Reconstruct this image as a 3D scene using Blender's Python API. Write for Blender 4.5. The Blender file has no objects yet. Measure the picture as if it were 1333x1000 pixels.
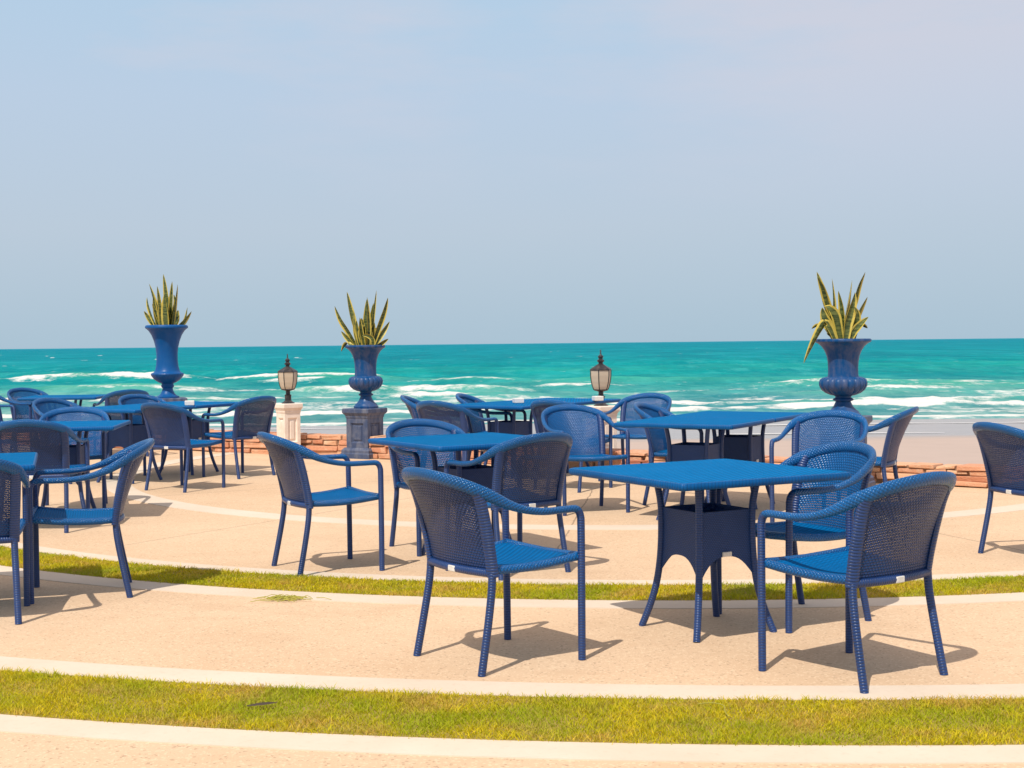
import bpy, math, random
import numpy as np
from mathutils import Vector, Matrix

random.seed(7)
rng = np.random.default_rng(11)
scene = bpy.context.scene
COL = scene.collection
PI = math.pi

# ------------------------------------------------------------------ helpers
def tag(o, label=None, cat=None, group=None, kind=None):
    if label: o['label'] = label
    if cat: o['category'] = cat
    if group: o['group'] = group
    if kind: o['kind'] = kind
    return o

def empty(name, loc=(0, 0, 0), rz=0.0):
    o = bpy.data.objects.new(name, None)
    o.empty_display_size = 0.1
    o.location = loc
    o.rotation_euler = (0, 0, rz)
    COL.objects.link(o)
    return o

class MB:
    """collects vertices, faces and uvs and links them as ONE mesh object"""
    def __init__(self):
        self.v, self.f, self.uv = [], [], []
    def add(self, vs, fs, uvs=None):
        b = len(self.v)
        self.v += [tuple(p) for p in vs]
        for k, f in enumerate(fs):
            self.f.append(tuple(b + i for i in f))
            if uvs is None:
                self.uv.append([(vs[i][0], vs[i][1]) for i in f])
            else:
                self.uv.append(uvs[k])
    def grid(self, P, uv, close_u=False):
        """P[i][j] points, uv[i][j]"""
        n, m = len(P), len(P[0])
        b = len(self.v)
        for r in P:
            self.v += [tuple(p) for p in r]
        for i in range(n - 1):
            for j in range(m - 1):
                a = [(i, j), (i, j + 1), (i + 1, j + 1), (i + 1, j)]
                self.f.append(tuple(b + q[0] * m + q[1] for q in a))
                self.uv.append([uv[q[0]][q[1]] for q in a])
    def tube(self, pts, rad, seg=10, cap=True, ref=(0, 0, 1), v0=0.0, refs=None):
        """rad: number, or list of (r_across, r_along_ref) per point"""
        pts = [Vector(p) for p in pts]
        n = len(pts)
        P, UV = [], []
        L = v0
        ref = Vector(ref)
        for i, p in enumerate(pts):
            t = (pts[min(i + 1, n - 1)] - pts[max(i - 1, 0)]).normalized()
            rf_ = Vector(refs[i]) if refs else ref
            a = t.cross(rf_)
            if a.length < 1e-3:
                a = t.cross(Vector((0, 1, 0)))
            a.normalize()
            b = a.cross(t).normalized()
            r = rad[i] if isinstance(rad, (list, tuple)) else rad
            ra, rb = r if isinstance(r, (list, tuple)) else (r, r)
            if i: L += (p - pts[i - 1]).length
            row, ur = [], []
            for k in range(seg + 1):
                an = 2 * PI * k / seg
                row.append(p + a * (ra * math.cos(an)) + b * (rb * math.sin(an)))
                ur.append((k / seg * 2 * PI * (ra + rb) / 2, L))
            P.append(row); UV.append(ur)
        self.grid(P, UV)
        if cap:
            self.add([q for q in P[0][:-1]], [tuple(range(seg))])
            self.add([q for q in P[-1][:-1]], [tuple(range(seg))[::-1]])
    def lathe(self, prof, seg=40, flute=None, center=(0, 0, 0)):
        P, UV = [], []
        L = 0
        for i, (r, z) in enumerate(prof):
            if i: L += math.hypot(r - prof[i - 1][0], z - prof[i - 1][1])
            row, ur = [], []
            for k in range(seg + 1):
                an = 2 * PI * k / seg
                rr = r
                if flute: rr = r * flute(an, z)
                row.append((center[0] + rr * math.cos(an), center[1] + rr * math.sin(an), center[2] + z))
                ur.append((k / seg * 2 * PI * 0.2, L))
            P.append(row); UV.append(ur)
        self.grid(P, UV)
    def box(self, c, s, rz=0.0, jit=0.0, top=1.0):
        hx, hy, hz = s[0] / 2, s[1] / 2, s[2] / 2
        vs = []
        for z in (-1, 1):
            k = top if z > 0 else 1.0
            for x, y in ((-1, -1), (1, -1), (1, 1), (-1, 1)):
                px, py, pz = x * hx * k, y * hy * k, z * hz
                if jit:
                    px += random.uniform(-jit, jit); py += random.uniform(-jit, jit); pz += random.uniform(-jit, jit)
                vs.append((c[0] + px * math.cos(rz) - py * math.sin(rz), c[1] + px * math.sin(rz) + py * math.cos(rz), c[2] + pz))
        self.add(vs, [(3, 2, 1, 0), (4, 5, 6, 7), (0, 1, 5, 4), (1, 2, 6, 5), (2, 3, 7, 6), (3, 0, 4, 7)])
    def sqlathe(self, prof, rz=0.0, center=(0, 0, 0)):
        """square section profile: half size, z"""
        P = []
        for r, z in prof:
            row = []
            for x, y in ((-1, -1), (1, -1), (1, 1), (-1, 1), (-1, -1)):
                px, py = x * r, y * r
                row.append((center[0] + px * math.cos(rz) - py * math.sin(rz), center[1] + px * math.sin(rz) + py * math.cos(rz), center[2] + z))
            P.append(row)
        self.grid(P, [[(j * 0.3, p[1]) for j in range(5)] for p in prof])
        self.add(P[-1][:4], [(0, 1, 2, 3)])
    def build(self, name, mat, parent=None, smooth=True, weld=True, bevel=0.0, sharp=0.7):
        me = bpy.data.meshes.new(name)
        me.from_pydata(self.v, [], self.f)
        uvl = me.uv_layers.new(name='UVMap')
        flat = [c for f in self.uv for p in f for c in p]
        uvl.data.foreach_set('uv', flat)
        if weld:
            import bmesh
            bm = bmesh.new(); bm.from_mesh(me)
            bmesh.ops.remove_doubles(bm, verts=bm.verts, dist=0.00005)
            bmesh.ops.recalc_face_normals(bm, faces=bm.faces)
            bm.to_mesh(me); bm.free()
        me.polygons.foreach_set('use_smooth', [smooth] * len(me.polygons))
        if smooth:
            try: me.set_sharp_from_angle(angle=sharp)
            except Exception: pass
        me.materials.append(mat)
        o = bpy.data.objects.new(name, me)
        COL.objects.link(o)
        if parent: o.parent = parent
        if bevel:
            m = o.modifiers.new('Bevel', 'BEVEL'); m.width = bevel; m.segments = 2; m.limit_method = 'ANGLE'
        return o

def copy_tree(o, parent=None):
    c = o.copy()
    COL.objects.link(c)
    if parent: c.parent = parent
    for ch in list(o.children):
        copy_tree(ch, c)
    return c

# ------------------------------------------------------------------ materials
class NT:
    def __init__(self, name):
        self.m = bpy.data.materials.new(name)
        self.m.use_nodes = True
        self.t = self.m.node_tree
        self.b = self.t.nodes['Principled BSDF']
        self.o = self.t.nodes['Material Output']
    def n(self, typ, **kw):
        nd = self.t.nodes.new(typ)
        for k, v in kw.items():
            if k.startswith('i_'):
                nd.inputs[k[2:].replace('_', ' ')].default_value = v
            else:
                setattr(nd, k, v)
        return nd
    def l(self, a, b): self.t.links.new(a, b)
    def math(self, op, a, b=None, c=None, clamp=False):
        nd = self.t.nodes.new('ShaderNodeMath'); nd.operation = op; nd.use_clamp = clamp
        for i, x in enumerate((a, b, c)):
            if x is None: continue
            if isinstance(x, (int, float)): nd.inputs[i].default_value = x
            else: self.l(x, nd.inputs[i])
        return nd.outputs[0]
    def mix(self, fac, a, b):
        nd = self.t.nodes.new('ShaderNodeMix'); nd.data_type = 'RGBA'
        for i, x in ((0, fac), (6, a), (7, b)):
            if isinstance(x, (int, float)): nd.inputs[i].default_value = x
            elif isinstance(x, tuple): nd.inputs[i].default_value = x + (1,) if len(x) == 3 else x
            else: self.l(x, nd.inputs[i])
        return nd.outputs[2]
    def noise(self, vec, scale, detail=4, rough=0.55, out=0):
        nd = self.n('ShaderNodeTexNoise'); nd.inputs['Scale'].default_value = scale
        nd.inputs['Detail'].default_value = detail; nd.inputs['Roughness'].default_value = rough
        if vec is not None: self.l(vec, nd.inputs['Vector'])
        return nd.outputs[out]
    def ramp(self, fac, stops):
        nd = self.n('ShaderNodeValToRGB')
        el = nd.color_ramp.elements
        while len(el) > len(stops): el.remove(el[-1])
        while len(el) < len(stops): el.new(0.5)
        for e, (p, c) in zip(el, stops):
            e.position = p
            e.color = (c, c, c, 1) if isinstance(c, (int, float)) else c + (1,)
        self.l(fac, nd.inputs[0])
        return nd.outputs[0]
    def maprange(self, x, a, b, c=0.0, d=1.0):
        nd = self.n('ShaderNodeMapRange'); self.l(x, nd.inputs[0])
        for i, q in enumerate((a, b, c, d)): nd.inputs[i + 1].default_value = q
        return nd.outputs[0]
    def bump(self, h, strength, dist):
        nd = self.n('ShaderNodeBump'); nd.inputs['Strength'].default_value = strength
        nd.inputs['Distance'].default_value = dist
        self.l(h, nd.inputs['Height'])
        self.l(nd.outputs[0], self.b.inputs['Normal'])
    def set(self, **kw):
        for k, v in kw.items():
            k = k.replace('_', ' ')
            self.b.inputs[k].default_value = v + (1,) if isinstance(v, tuple) and len(v) == 3 else v
    def obj_co(self): return self.n('ShaderNodeTexCoord').outputs['Object']
    def scaled(self, vec, s):
        nd = self.n('ShaderNodeMapping'); nd.inputs['Scale'].default_value = s
        self.l(vec, nd.inputs['Vector'])
        return nd.outputs[0]
    def uv(self):
        nd = self.n('ShaderNodeTexCoord'); sp = self.n('ShaderNodeSeparateXYZ')
        self.l(nd.outputs['UV'], sp.inputs[0])
        return sp.outputs[0], sp.outputs[1]
    def pos(self):
        nd = self.n('ShaderNodeNewGeometry'); return nd.outputs['Position']
    def sep(self, v):
        sp = self.n('ShaderNodeSeparateXYZ'); self.l(v, sp.inputs[0]); return sp.outputs

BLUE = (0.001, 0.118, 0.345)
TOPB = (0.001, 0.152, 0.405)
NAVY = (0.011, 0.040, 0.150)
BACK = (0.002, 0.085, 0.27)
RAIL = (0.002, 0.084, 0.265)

def paint_var(k, base, lo, vec=None):
    f = k.noise(k.pos(), 7.0, 6, 0.65)
    c = k.mix(k.maprange(f, 0.38, 0.64), base, lo)
    dust = k.maprange(k.noise(k.pos(), 3.0, 7, 0.72), 0.52, 0.74, 0.0, 0.30)      # salt and dust on the weave
    c = k.mix(dust, c, tuple(q * 1.35 + 0.012 for q in base))
    oi = k.n('ShaderNodeObjectInfo')
    hs = k.n('ShaderNodeHueSaturation'); k.l(c, hs.inputs['Color'])
    k.l(k.maprange(oi.outputs['Random'], 0, 1, 0.90, 1.10), hs.inputs['Value'])
    return hs.outputs[0]

def mat_weave(name, p=0.014, q=0.011, holes=0.0, bump=0.0022, rough=0.34, base=BLUE, spec=0.2, twill=0):
    k = NT(name)
    u, v = k.uv()
    row = k.math('DIVIDE', v, q)
    fr = k.math('FRACT', row)
    rid = k.math('FLOOR', row)
    off = k.math('MULTIPLY', rid, 1.0 / twill) if twill else k.math('MULTIPLY', k.math('MODULO', rid, 2.0), 0.5)
    cu = k.math('ADD', k.math('DIVIDE', u, p), off)
    strand = k.math('SINE', k.math('MULTIPLY', fr, PI))                       # 0..1 across a strand
    over = k.math('COSINE', k.math('MULTIPLY', cu, 2 * PI))                    # weaves over and under
    h = k.math('MULTIPLY', k.math('POWER', strand, 0.6), k.math('MULTIPLY_ADD', over, 0.4, 0.6))
    groove = k.maprange(h, 0.05, 0.4)
    if twill: groove = k.maprange(k.math('MULTIPLY_ADD', over, 0.35, k.math('MULTIPLY', strand, 0.5)), -0.1, 0.6)
    col = k.mix(groove, tuple(c * (0.55 if twill else 0.30) for c in base), paint_var(k, base, tuple(c * 1.14 for c in base)))  # shade between the strands is put into the colour of the grooves
    k.l(col, k.b.inputs['Base Color'])
    k.set(Roughness=rough, Specular_IOR_Level=spec)
    k.bump(h, 0.9, bump)
    if holes:
        # small gaps where a strand dips under its neighbour
        edge = k.math('GREATER_THAN', k.math('ABSOLUTE', k.math('SUBTRACT', fr, 0.5)), 0.5 - holes)
        gap = k.math('MULTIPLY', edge, k.math('LESS_THAN', over, -0.60))
        nz = k.noise(k.obj_co(), 70.0, 2)
        keep = k.math('GREATER_THAN', nz, 0.36)
        al = k.math('SUBTRACT', 1.0, k.math('MULTIPLY', gap, keep))
        k.l(al, k.b.inputs['Alpha'])
    return k.m

def mat_wrap(name, q=0.011, twist=0.0, bump=0.0018, rough=0.33, over=0.0, base=BLUE, spec=0.4):
    k = NT(name)
    u, v = k.uv()
    t = k.math('DIVIDE', k.math('MULTIPLY_ADD', u, twist, v), q)
    fr = k.math('FRACT', t)
    h = k.math('POWER', k.math('SINE', k.math('MULTIPLY', fr, PI)), 0.6)
    if over:
        t2 = k.math('DIVIDE', k.math('MULTIPLY_ADD', u, -twist, v), q)
        h2 = k.math('POWER', k.math('SINE', k.math('MULTIPLY', k.math('FRACT', t2), PI)), 0.6)
        h = k.math('MULTIPLY', k.math('ADD', h, h2), 0.5)
    col = k.mix(k.maprange(h, 0.1, 0.6), tuple(c * 0.5 for c in base), paint_var(k, base, tuple(c * 1.2 for c in base)))
    k.l(col, k.b.inputs['Base Color'])
    k.set(Roughness=rough, Specular_IOR_Level=spec)
    k.bump(h, 0.8, bump)
    return k.m

M = {}
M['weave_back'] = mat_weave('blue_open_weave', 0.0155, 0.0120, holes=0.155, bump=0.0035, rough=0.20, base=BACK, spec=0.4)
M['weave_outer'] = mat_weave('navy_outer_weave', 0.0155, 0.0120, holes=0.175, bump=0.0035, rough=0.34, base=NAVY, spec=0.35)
M['weave_seat'] = mat_weave('blue_close_weave', 0.030, 0.013, twill=4, bump=0.004, rough=0.5, spec=0.015)
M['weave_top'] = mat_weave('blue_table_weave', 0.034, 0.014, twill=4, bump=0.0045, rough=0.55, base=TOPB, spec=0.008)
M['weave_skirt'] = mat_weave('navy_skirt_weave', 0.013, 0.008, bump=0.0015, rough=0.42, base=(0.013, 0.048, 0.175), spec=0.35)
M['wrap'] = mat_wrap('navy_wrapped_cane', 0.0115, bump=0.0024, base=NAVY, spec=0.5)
M['rail'] = mat_wrap('blue_braided_cane', 0.016, 0.9, bump=0.0055, rough=0.15, over=1.0, spec=0.35, base=RAIL)
M['edge'] = mat_wrap('blue_table_edge', 0.016, bump=0.0012, rough=0.4, base=RAIL, spec=0.15)
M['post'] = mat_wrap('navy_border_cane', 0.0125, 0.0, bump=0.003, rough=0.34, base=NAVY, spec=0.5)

k = NT('white_tag'); k.set(Base_Color=(0.72, 0.70, 0.66), Roughness=0.6)
k.l(k.mix(k.maprange(k.noise(k.obj_co(), 60, 3), 0.4, 0.7), (0.74, 0.72, 0.68), (0.60, 0.58, 0.54)), k.b.inputs['Base Color']); M['tag'] = k.m
k = NT('black_rubber'); k.set(Base_Color=(0.03, 0.03, 0.035), Roughness=0.7)
k.l(k.mix(k.noise(k.obj_co(), 40, 3), (0.02, 0.02, 0.025), (0.06, 0.055, 0.05)), k.b.inputs['Base Color']); M['rubber'] = k.m

def mat_urn(name, base, worn, amount):
    k = NT(name)
    co = k.obj_co()
    n1 = k.noise(co, 7, 6, 0.65); n2 = k.noise(k.scaled(co, (14, 14, 3)), 1.5, 5, 0.6)
    w = k.maprange(k.math('MULTIPLY_ADD', n2, 0.5, k.math('MULTIPLY', n1, 0.5)), 0.45, 0.64, 0.0, amount)
    k.l(k.mix(w, base, worn), k.b.inputs['Base Color'])
    k.l(k.maprange(n1, 0.3, 0.7, 0.28, 0.5), k.b.inputs['Roughness']); k.set(Specular_IOR_Level=0.22)
    k.bump(k.noise(co, 30, 5), 0.25, 0.004)
    return k.m
M['urn'] = mat_urn('weathered_blue_paint', (0.004, 0.060, 0.195), (0.095, 0.115, 0.20), 0.75)
M['urn_plain'] = mat_urn('blue_gloss_paint', (0.003, 0.078, 0.265), (0.012, 0.095, 0.29), 0.6)
M['urn_base'] = mat_urn('weathered_grey_blue_paint', (0.055, 0.078, 0.15), (0.17, 0.18, 0.225), 0.9)
k = NT('white_painted_stone')
co = k.obj_co()
k.l(k.mix(k.maprange(k.noise(co, 6, 6, 0.65), 0.45, 0.75), (0.85, 0.73, 0.63), (0.68, 0.54, 0.43)), k.b.inputs['Base Color'])
k.set(Roughness=0.7); k.bump(k.noise(co, 40, 5), 0.2, 0.003); M['white'] = k.m
k = NT('black_iron'); k.set(Roughness=0.38, Metallic=0.0)
k.l(k.mix(k.maprange(k.noise(k.obj_co(), 25, 4), 0.45, 0.7), (0.022, 0.022, 0.026), (0.07, 0.055, 0.05)), k.b.inputs['Base Color']); M['iron'] = k.m
k = NT('frosted_glass'); k.set(Roughness=0.5)
k.l(k.mix(k.noise(k.obj_co(), 8, 3), (0.62, 0.48, 0.33), (0.72, 0.62, 0.50)), k.b.inputs['Base Color'])
k.set(Subsurface_Weight=0.0, Transmission_Weight=0.25); M['glass'] = k.m
k = NT('white_china'); k.set(Roughness=0.3)
k.l(k.mix(k.noise(k.obj_co(), 20, 3), (0.80, 0.77, 0.73), (0.70, 0.67, 0.63)), k.b.inputs['Base Color']); M['china'] = k.m

# variegated strap leaf: u 0..1 across, v metres along
k = NT('variegated_leaf')
u, v = k.uv()
e = k.math('ABSOLUTE', k.math('SUBTRACT', u, 0.5))
wob = k.math('MULTIPLY_ADD', k.noise(k.obj_co(), 18, 3), 0.14, -0.07)
edge = k.maprange(k.math('ADD', e, wob), 0.29, 0.35)
band = k.maprange(k.noise(k.scaled(k.obj_co(), (10, 10, 55)), 1.0, 4), 0.40, 0.62)
core = k.mix(band, (0.026, 0.050, 0.012), (0.14, 0.165, 0.04))
k.l(k.mix(edge, core, (0.56, 0.44, 0.08)), k.b.inputs['Base Color'])
k.set(Roughness=0.38); M['leaf'] = k.m
k = NT('potting_soil'); k.l(k.mix(k.noise(k.obj_co(), 40, 4), (0.03, 0.02, 0.012), (0.10, 0.07, 0.045)), k.b.inputs['Base Color']); k.set(Roughness=0.95); M['soil'] = k.m

# terrace concrete: exposed aggregate with thin cut joints
C3 = (1.014, 15.129)
def mat_concrete():
    k = NT('peach_aggregate_concrete')
    P = k.pos()
    big = k.noise(P, 0.55, 5, 0.6); mid = k.noise(P, 5.0, 5, 0.65); fine = k.noise(P, 95.0, 4, 0.7)
    vor = k.n('ShaderNodeTexVoronoi'); vor.inputs['Scale'].default_value = 110.0; k.l(P, vor.inputs['Vector'])
    c = k.mix(k.maprange(big, 0.35, 0.68), (0.60, 0.415, 0.262), (0.665, 0.48, 0.318))
    c = k.mix(k.maprange(mid, 0.52, 0.78, 0, 0.5), c, (0.58, 0.385, 0.235))
    c = k.mix(k.maprange(fine, 0.52, 0.74, 0, 0.36), c, (0.50, 0.335, 0.20))
    sp = k.sep(vor.outputs['Color'])
    c = k.mix(k.math('MULTIPLY', k.math('GREATER_THAN', sp[0], 0.86), 0.4), c, (0.82, 0.64, 0.44))
    c = k.mix(k.math('MULTIPLY', k.math('LESS_THAN', sp[1], 0.045), 0.5), c, (0.30, 0.19, 0.12))
    # isolated stains
    st = k.maprange(k.noise(k.scaled(P, (1.3, 2.4, 1)), 0.8, 7, 0.72), 0.54, 0.72, 0, 0.5)
    c = k.mix(st, c, (0.50, 0.335, 0.20))
    # radial and straight cut joints (hairlines)
    s = k.sep(P)
    dx = k.math('SUBTRACT', s[0], C3[0]); dy = k.math('SUBTRACT', s[1], C3[1])
    wobble = k.math('MULTIPLY_ADD', k.noise(P, 2.5, 4), 0.05, -0.025)
    ang = k.math('ARCTAN2', dy, dx)
    rad = k.math('SQRT', k.math('ADD', k.math('MULTIPLY', dx, dx), k.math('MULTIPLY', dy, dy)))
    step = 2 * PI / 14
    a = k.math('SUBTRACT', k.math('FRACT', k.math('DIVIDE', k.math('ADD', ang, 0.12), step)), 0.5)
    dist = k.math('ABSOLUTE', k.math('ADD', k.math('MULTIPLY', k.math('MULTIPLY', a, step), rad), wobble))
    zone = k.math('MULTIPLY', k.math('GREATER_THAN', rad, 2.5), k.math('LESS_THAN', rad, 6.83))
    j = k.math('MULTIPLY', k.math('LESS_THAN', dist, 0.006), zone)
    c = k.mix(k.math('MULTIPLY', j, 0.7), c, (0.22, 0.15, 0.10))
    k.l(c, k.b.inputs['Base Color'])
    k.set(Roughness=0.85)
    k.bump(k.math('ADD', fine, k.math('MULTIPLY', vor.outputs['Distance'], 0.8)), 0.35, 0.004)
    return k.m
M['concrete'] = mat_concrete()
k = NT('pale_smooth_concrete')
P = k.pos()
c = k.mix(k.maprange(k.noise(P, 1.3, 6, 0.65), 0.35, 0.7), (0.68, 0.575, 0.465), (0.62, 0.50, 0.385))
c = k.mix(k.maprange(k.noise(P, 28, 5, 0.7), 0.55, 0.8, 0, 0.5), c, (0.50, 0.39, 0.28))
k.l(c, k.b.inputs['Base Color']); k.set(Roughness=0.85); k.bump(k.noise(P, 60, 4), 0.2, 0.003); M['band'] = k.m
k = NT('turf_soil')
P = k.pos()
k.l(k.mix(k.noise(P, 30, 5), (0.20, 0.14, 0.035), (0.42, 0.32, 0.06)), k.b.inputs['Base Color']); k.set(Roughness=0.95); M['turf'] = k.m
k = NT('grass_blades')
P = k.pos()
at = k.n('ShaderNodeAttribute'); at.attribute_name = 'tint'
g = k.mix(at.outputs['Fac'], (0.38, 0.37, 0.008), (0.80, 0.63, 0.018))
dry = k.maprange(k.noise(P, 3.6, 6, 0.68), 0.50, 0.62, 0, 0.9)
g = k.mix(k.math('MULTIPLY', dry, k.maprange(at.outputs['Fac'], 0.0, 0.7)), g, (0.68, 0.42, 0.12))
gt = k.mix(k.maprange(k.noise(P, 1.9, 5), 0.45, 0.62, 0, 0.7), g, (0.30, 0.40, 0.010))
k.l(gt, k.b.inputs['Base Color']); k.set(Roughness=0.6, IOR=1.3)
tr = k.n('ShaderNodeBsdfTranslucent'); k.l(gt, tr.inputs['Color'])
ms = k.n('ShaderNodeMixShader'); ms.inputs[0].default_value = 0.35
k.l(k.b.outputs[0], ms.inputs[1]); k.l(tr.outputs[0], ms.inputs[2]); k.l(ms.outputs[0], k.o.inputs['Surface'])
M['grass'] = k.m
k = NT('dry_straw'); k.l(k.mix(k.noise(k.obj_co(), 30, 3), (0.26, 0.28, 0.03), (0.48, 0.40, 0.08)), k.b.inputs['Base Color']); k.set(Roughness=0.8); M['straw'] = k.m
k = NT('dark_dead_leaf'); k.l(k.mix(k.noise(k.obj_co(), 30, 3), (0.02, 0.013, 0.008), (0.07, 0.045, 0.03)), k.b.inputs['Base Color']); k.set(Roughness=0.7); M['dead'] = k.m

def mat_brick(name, a, b, c3):
    k = NT(name)
    co = k.pos()
    at = k.n('ShaderNodeAttribute'); at.attribute_name = 'tint'
    c = k.mix(at.outputs['Fac'], a, b)
    c = k.mix(k.maprange(k.noise(co, 9, 6, 0.7), 0.5, 0.75), c, c3)
    c = k.mix(k.maprange(k.noise(co, 40, 4, 0.7), 0.6, 0.8, 0, 0.6), c, (0.25, 0.12, 0.07))
    k.l(c, k.b.inputs['Base Color']); k.set(Roughness=0.9)
    k.bump(k.math('ADD', k.noise(co, 25, 6, 0.7), k.noise(co, 6, 4)), 0.7, 0.02)
    return k.m
M['brick'] = mat_brick('orange_brick_stone', (0.58, 0.24, 0.135), (0.70, 0.40, 0.235), (0.70, 0.48, 0.32))
k = NT('dark_mortar'); k.l(k.mix(k.noise(k.pos(), 20, 5), (0.16, 0.09, 0.055), (0.34, 0.21, 0.13)), k.b.inputs['Base Color']); k.set(Roughness=0.95); M['mortar'] = k.m
M['redbrick'] = mat_brick('red_brick', (0.42, 0.15, 0.09), (0.46, 0.19, 0.11), (0.5, 0.25, 0.16))

# ------------------------------------------------------------------ world and sun
W = bpy.data.worlds.new('World'); scene.world = W; W.use_nodes = True
wt = W.node_tree
SUN_EL = math.radians(55.3)
sun_h = Vector((-0.445, -0.895, 0)).normalized()
sun_dir = Vector((sun_h.x * math.cos(SUN_EL), sun_h.y * math.cos(SUN_EL), math.sin(SUN_EL)))
bg = wt.nodes['Background']; bg.inputs['Strength'].default_value = 0.1
sky = wt.nodes.new('ShaderNodeTexSky'); sky.sky_type = 'NISHITA'; sky.sun_disc = False
sky.sun_elevation = SUN_EL
sky.sun_rotation = math.atan2(sun_dir.x, sun_dir.y)
sky.altitude = 0; sky.air_density = 1.0; sky.dust_density = 3.0; sky.ozone_density = 1.5
def wn(t): return wt.nodes.new(t)
tc = wn('ShaderNodeTexCoord'); sx = wn('ShaderNodeSeparateXYZ'); wt.links.new(tc.outputs['Generated'], sx.inputs[0])
rmp = wn('ShaderNodeValToRGB')
el = rmp.color_ramp.elements
HZ = [(0.0, (4.15, 5.55, 6.65)), (0.08, (4.9, 5.9, 7.0)), (0.17, (4.9, 6.1, 7.6)), (0.29, (4.3, 6.2, 8.0)), (0.5, (5.6, 5.9, 6.5)), (1.0, (8.6, 6.5, 5.2))]
while len(el) < len(HZ): el.new(0.5)
for e, (p, c) in zip(el, HZ):
    e.position = p; e.color = (c[0] / 10, c[1] / 10, c[2] / 10, 1)
wt.links.new(sx.outputs[2], rmp.inputs[0])
mul = wn('ShaderNodeVectorMath'); mul.operation = 'SCALE'; mul.inputs['Scale'].default_value = 10.0
wt.links.new(rmp.outputs[0], mul.inputs[0])
# thin cloud veil
mp = wn('ShaderNodeMapping'); mp.inputs['Scale'].default_value = (2.2, 1.0, 9.0); mp.inputs['Location'].default_value = (1.15, 0.0, -0.55)
wt.links.new(tc.outputs['Generated'], mp.inputs['Vector'])
nz = wn('ShaderNodeTexNoise'); nz.inputs['Scale'].default_value = 1.15; nz.inputs['Detail'].default_value = 6; nz.inputs['Roughness'].default_value = 0.57
wt.links.new(mp.outputs[0], nz.inputs['Vector'])
cr = wn('ShaderNodeMapRange'); cr.inputs[1].default_value = 0.43; cr.inputs[2].default_value = 0.64
ad = wn('ShaderNodeMath'); ad.operation = 'MULTIPLY_ADD'; ad.inputs[1].default_value = 0.75
wt.links.new(sx.outputs[0], ad.inputs[0]); wt.links.new(nz.outputs[0], ad.inputs[2])
wt.links.new(ad.outputs[0], cr.inputs[0])
up = wn('ShaderNodeMapRange'); up.inputs[1].default_value = 0.08; up.inputs[2].default_value = 0.20
wt.links.new(sx.outputs[2], up.inputs[0])
cm = wn('ShaderNodeMath'); cm.operation = 'MULTIPLY'; wt.links.new(cr.outputs[0], cm.inputs[0]); wt.links.new(up.outputs[0], cm.inputs[1])
cm2 = wn('ShaderNodeMath'); cm2.operation = 'MULTIPLY'; cm2.inputs[1].default_value = 0.95; wt.links.new(cm.outputs[0], cm2.inputs[0])
mxc = wn('ShaderNodeMix'); mxc.data_type = 'RGBA'; wt.links.new(cm2.outputs[0], mxc.inputs[0]); wt.links.new(mul.outputs[0], mxc.inputs[6])
mxc.inputs[7].default_value = (6.05, 6.3, 7.3, 1)
mx = wn('ShaderNodeMix'); mx.data_type = 'RGBA'; mx.inputs[0].default_value = 0.94
wt.links.new(sky.outputs[0], mx.inputs[6]); wt.links.new(mxc.outputs[2], mx.inputs[7])
wt.links.new(mx.outputs[2], bg.inputs['Color'])

sl = bpy.data.lights.new('sun', 'SUN'); sl.energy = 4.0; sl.angle = math.radians(0.55); sl.color = (1.0, 0.93, 0.83)
so = bpy.data.objects.new('sun', sl); COL.objects.link(so)
so.rotation_euler = sun_dir.to_track_quat('Z', 'Y').to_euler(); so.location = (-20, -30, 40)

# ------------------------------------------------------------------ camera
cd = bpy.data.cameras.new('camera'); cam = bpy.data.objects.new('camera', cd); COL.objects.link(cam)
F_PX, CH, PIT, ROL = 1831.6, 1.329, 0.028764, 0.010780
cd.sensor_width = 36.0; cd.lens = 36.0 * F_PX / 1333.0; cd.clip_start = 0.1; cd.clip_end = 60000
fw = Vector((0, math.cos(PIT), -math.sin(PIT))); u0 = Vector((0, math.sin(PIT), math.cos(PIT))); r0 = Vector((1, 0, 0))
rt = r0 * math.cos(ROL) - u0 * math.sin(ROL); upv = r0 * math.sin(ROL) + u0 * math.cos(ROL)
cam.matrix_world = Matrix(((rt.x, upv.x, -fw.x, 0), (rt.y, upv.y, -fw.y, 0), (rt.z, upv.z, -fw.z, CH), (0, 0, 0, 1)))
scene.camera = cam
scene.view_settings.view_transform = 'Standard'; scene.view_settings.look = 'None'
scene.view_settings.exposure = 0.06; scene.view_settings.gamma = 1.0

# ------------------------------------------------------------------ ground
WALL = [(-24, 23.5), (-14, 21.6), (-8, 19.9), (-4.5, 18.35), (-3.67, 17.85), (-2.18, 16.95), (-0.4, 15.75), (1.3, 14.75), (3.37, 13.2), (4.25, 12.58), (7.0, 10.6), (12, 6.6), (20, 0.0)]
def smooth_poly(pts, n=8):
    out = []
    for i in range(len(pts) - 1):
        p0 = pts[max(i - 1, 0)]; p1 = pts[i]; p2 = pts[i + 1]; p3 = pts[min(i + 2, len(pts) - 1)]
        for k in range(n):
            t = k / n
            out.append(tuple(0.5 * (2 * p1[d] + (p2[d] - p0[d]) * t + (2 * p0[d] - 5 * p1[d] + 4 * p2[d] - p3[d]) * t * t + (3 * p1[d] - p0[d] - 3 * p2[d] + p3[d]) * t ** 3) for d in (0, 1)))
    out.append(pts[-1])
    return out
WL = smooth_poly(WALL)
m = MB()
P = [[(x, y + 0.12, 0.0) for x, y in WL], [(x, -12.0, 0.0) for x, y in WL]]
m.grid(P, [[(p[0], p[1]) for p in r] for r in P])
tag(m.build('terrace_floor', M['concrete'], weld=False), kind='structure')

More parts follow.
